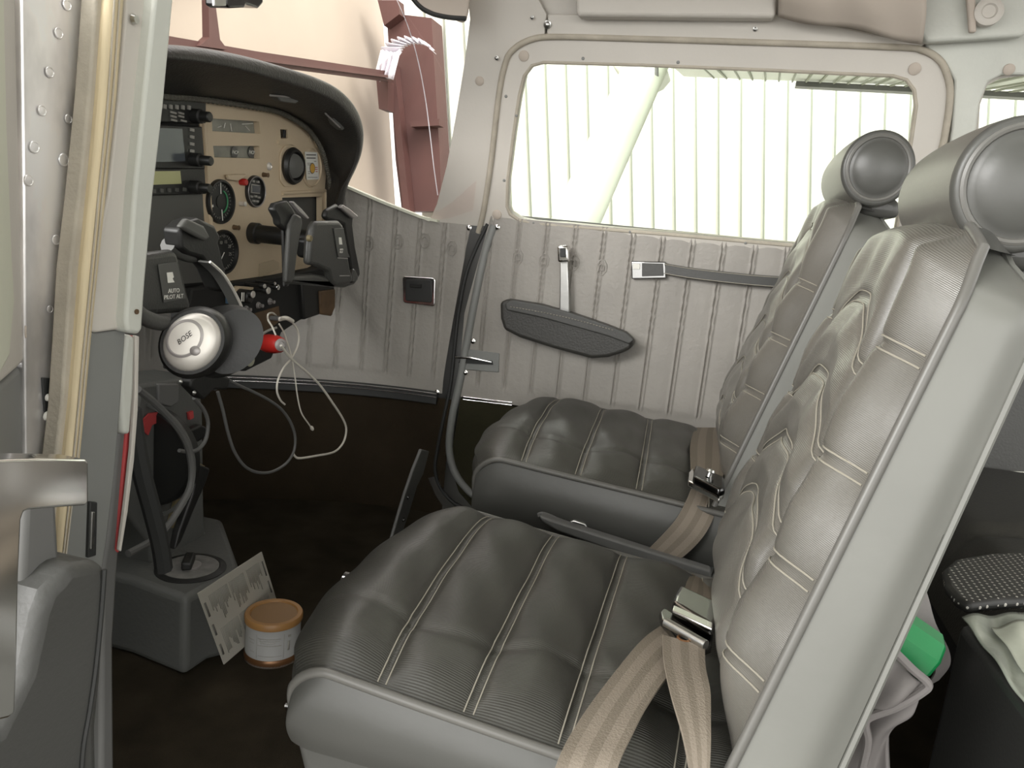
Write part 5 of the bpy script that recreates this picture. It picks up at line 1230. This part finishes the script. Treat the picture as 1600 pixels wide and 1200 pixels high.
# red-edged inner trim below the white pillar cover
o = strip('trim_16', [(198, 522), (212, 525), (211, 600), (205, 680), (192, 678), (188, 600)], 'plastic_cool', X=.282, ext=-.02, bevel=.004); tag(o, kind='structure')
o = strip('trim_17', [(206, 524), (217, 526), (215, 620), (209, 700), (200, 780), (187, 865), (182, 860), (190, 760), (196, 690), (204, 600)], 'redpaint', X=.270, ext=-.010, bevel=.002); tag(o, kind='structure')
o = strip('trim_18', [(212, 524), (218, 526), (216, 640), (210, 720), (200, 800), (190, 862), (187, 860), (196, 790), (206, 700), (211, 620)], 'plastic', X=.276, ext=-.004, bevel=.001); tag(o, kind='structure')
o = strip('trim_19', [(188, 640), (204, 680), (200, 740), (190, 830), (184, 900), (178, 1000), (180, 1240), (158, 1240), (160, 890), (168, 840), (178, 740)], 'greymetal2', X=.268, ext=-.02, bevel=.004); tag(o, kind='structure')
# hinge-side lower shell so that the footwell is closed
mb = MB(); mb.add([(-.47, -.55, -.03), (.262, -.55, -.03), (.262, -.55, .36), (.262, -.50, .62), (-.47, -.50, .62)], [(0, 1, 2, 3, 4)]); tag(mb.build('wall_left', 'greymetal2', solid=.01), kind='structure')

ld_ = empty('door_2', (.33, -.62, .1), 'x', 'x', kind='structure'); del ld_['label']; del ld_['category']
DH = Vector((.285, -.565, 0)); DD = Vector((.185, -.235, 0)).normalized(); DN = Vector((.235, .185, 0)).normalized()
def dpl(x, y, off=0): return onp(x, y, DH+DN*off, DN)
mb = MB(); mb.prism([dpl(x, y) for x, y in [(-60, -60), (33, -60), (36, 80), (40, 250), (47, 400), (58, 480), (62, 520), (58, 540), (30, 575), (0, 602), (-60, 640)]], tuple(-DN*.03)); mb.build('window_surround', 'plastic', ld_, bevel=.004)
mb = MB(); mb.prism([dpl(x, y, .006) for x, y in [(-60, -60), (6, -60), (8, 0), (12, 200), (20, 400), (24, 470), (16, 560), (0, 590), (-60, 620)]], tuple(-DN*.01)); mb.build('surround_flange', 'whiteshell', ld_, bevel=.004)
mb = MB(); mb.prism([dpl(x, y, -.002) for x, y in [(-60, 640), (0, 602), (30, 575), (58, 540), (64, 600), (78, 720), (92, 860), (100, 960), (60, 1240), (-60, 1240)]], tuple(-DN*.028)); mb.build('door_skin', 'greymetal', ld_, bevel=.004)
for x, y, m in [(41, 517, 'tan'), (62, 528, 'wood')]:
    MB().lathe(dpl(x, y, .002), DN, [(.007 if m == 'tan' else .003, 0), (.006 if m == 'tan' else .002, .001), (.0002, .001)], 18).build('surround_plug', m, ld_)
XA = .42
strip('armrest', [(95, 905), (110, 885), (150, 878), (166, 878), (172, 895), (170, 960), (164, 1050), (156, 1130), (158, 1240), (-40, 1240), (-40, 1160), (0, 1140), (40, 1060), (62, 960), (75, 925)], 'dark_grey', X=XA, ext=-.05, bevel=.008, par=ld_)
ar2 = [c for c in ld_.children if c.name.startswith('armrest')][0]
mb = MB(); mb.tube(cr([at(x, y, X=XA+.001) for x, y in [(163, 890), (158, 960), (150, 1040), (140, 1110), (130, 1170), (126, 1240)]], 6), .0016, 6); mb.build('armrest_seam', 'rubber', ar2)
strip('map_pocket', [(40, 760), (66, 745), (90, 780), (96, 880), (60, 950), (30, 1000)], 'greymetal2', X=.40, ext=-.02, bevel=.004, par=ld_)
hx = strip('inner_handle', [(-40, 716), (0, 719), (60, 717), (134, 718), (139, 722), (139, 784), (134, 790), (90, 793), (45, 797), (38, 800), (34, 812), (30, 900), (27, 1040), (24, 1112), (14, 1122), (-40, 1135)], 'chrome', X=.455, ext=-.018, bevel=.006, par=ld_)
for v_ in hx.modifiers: v_.segments = 5
print('objects', len(bpy.data.objects))
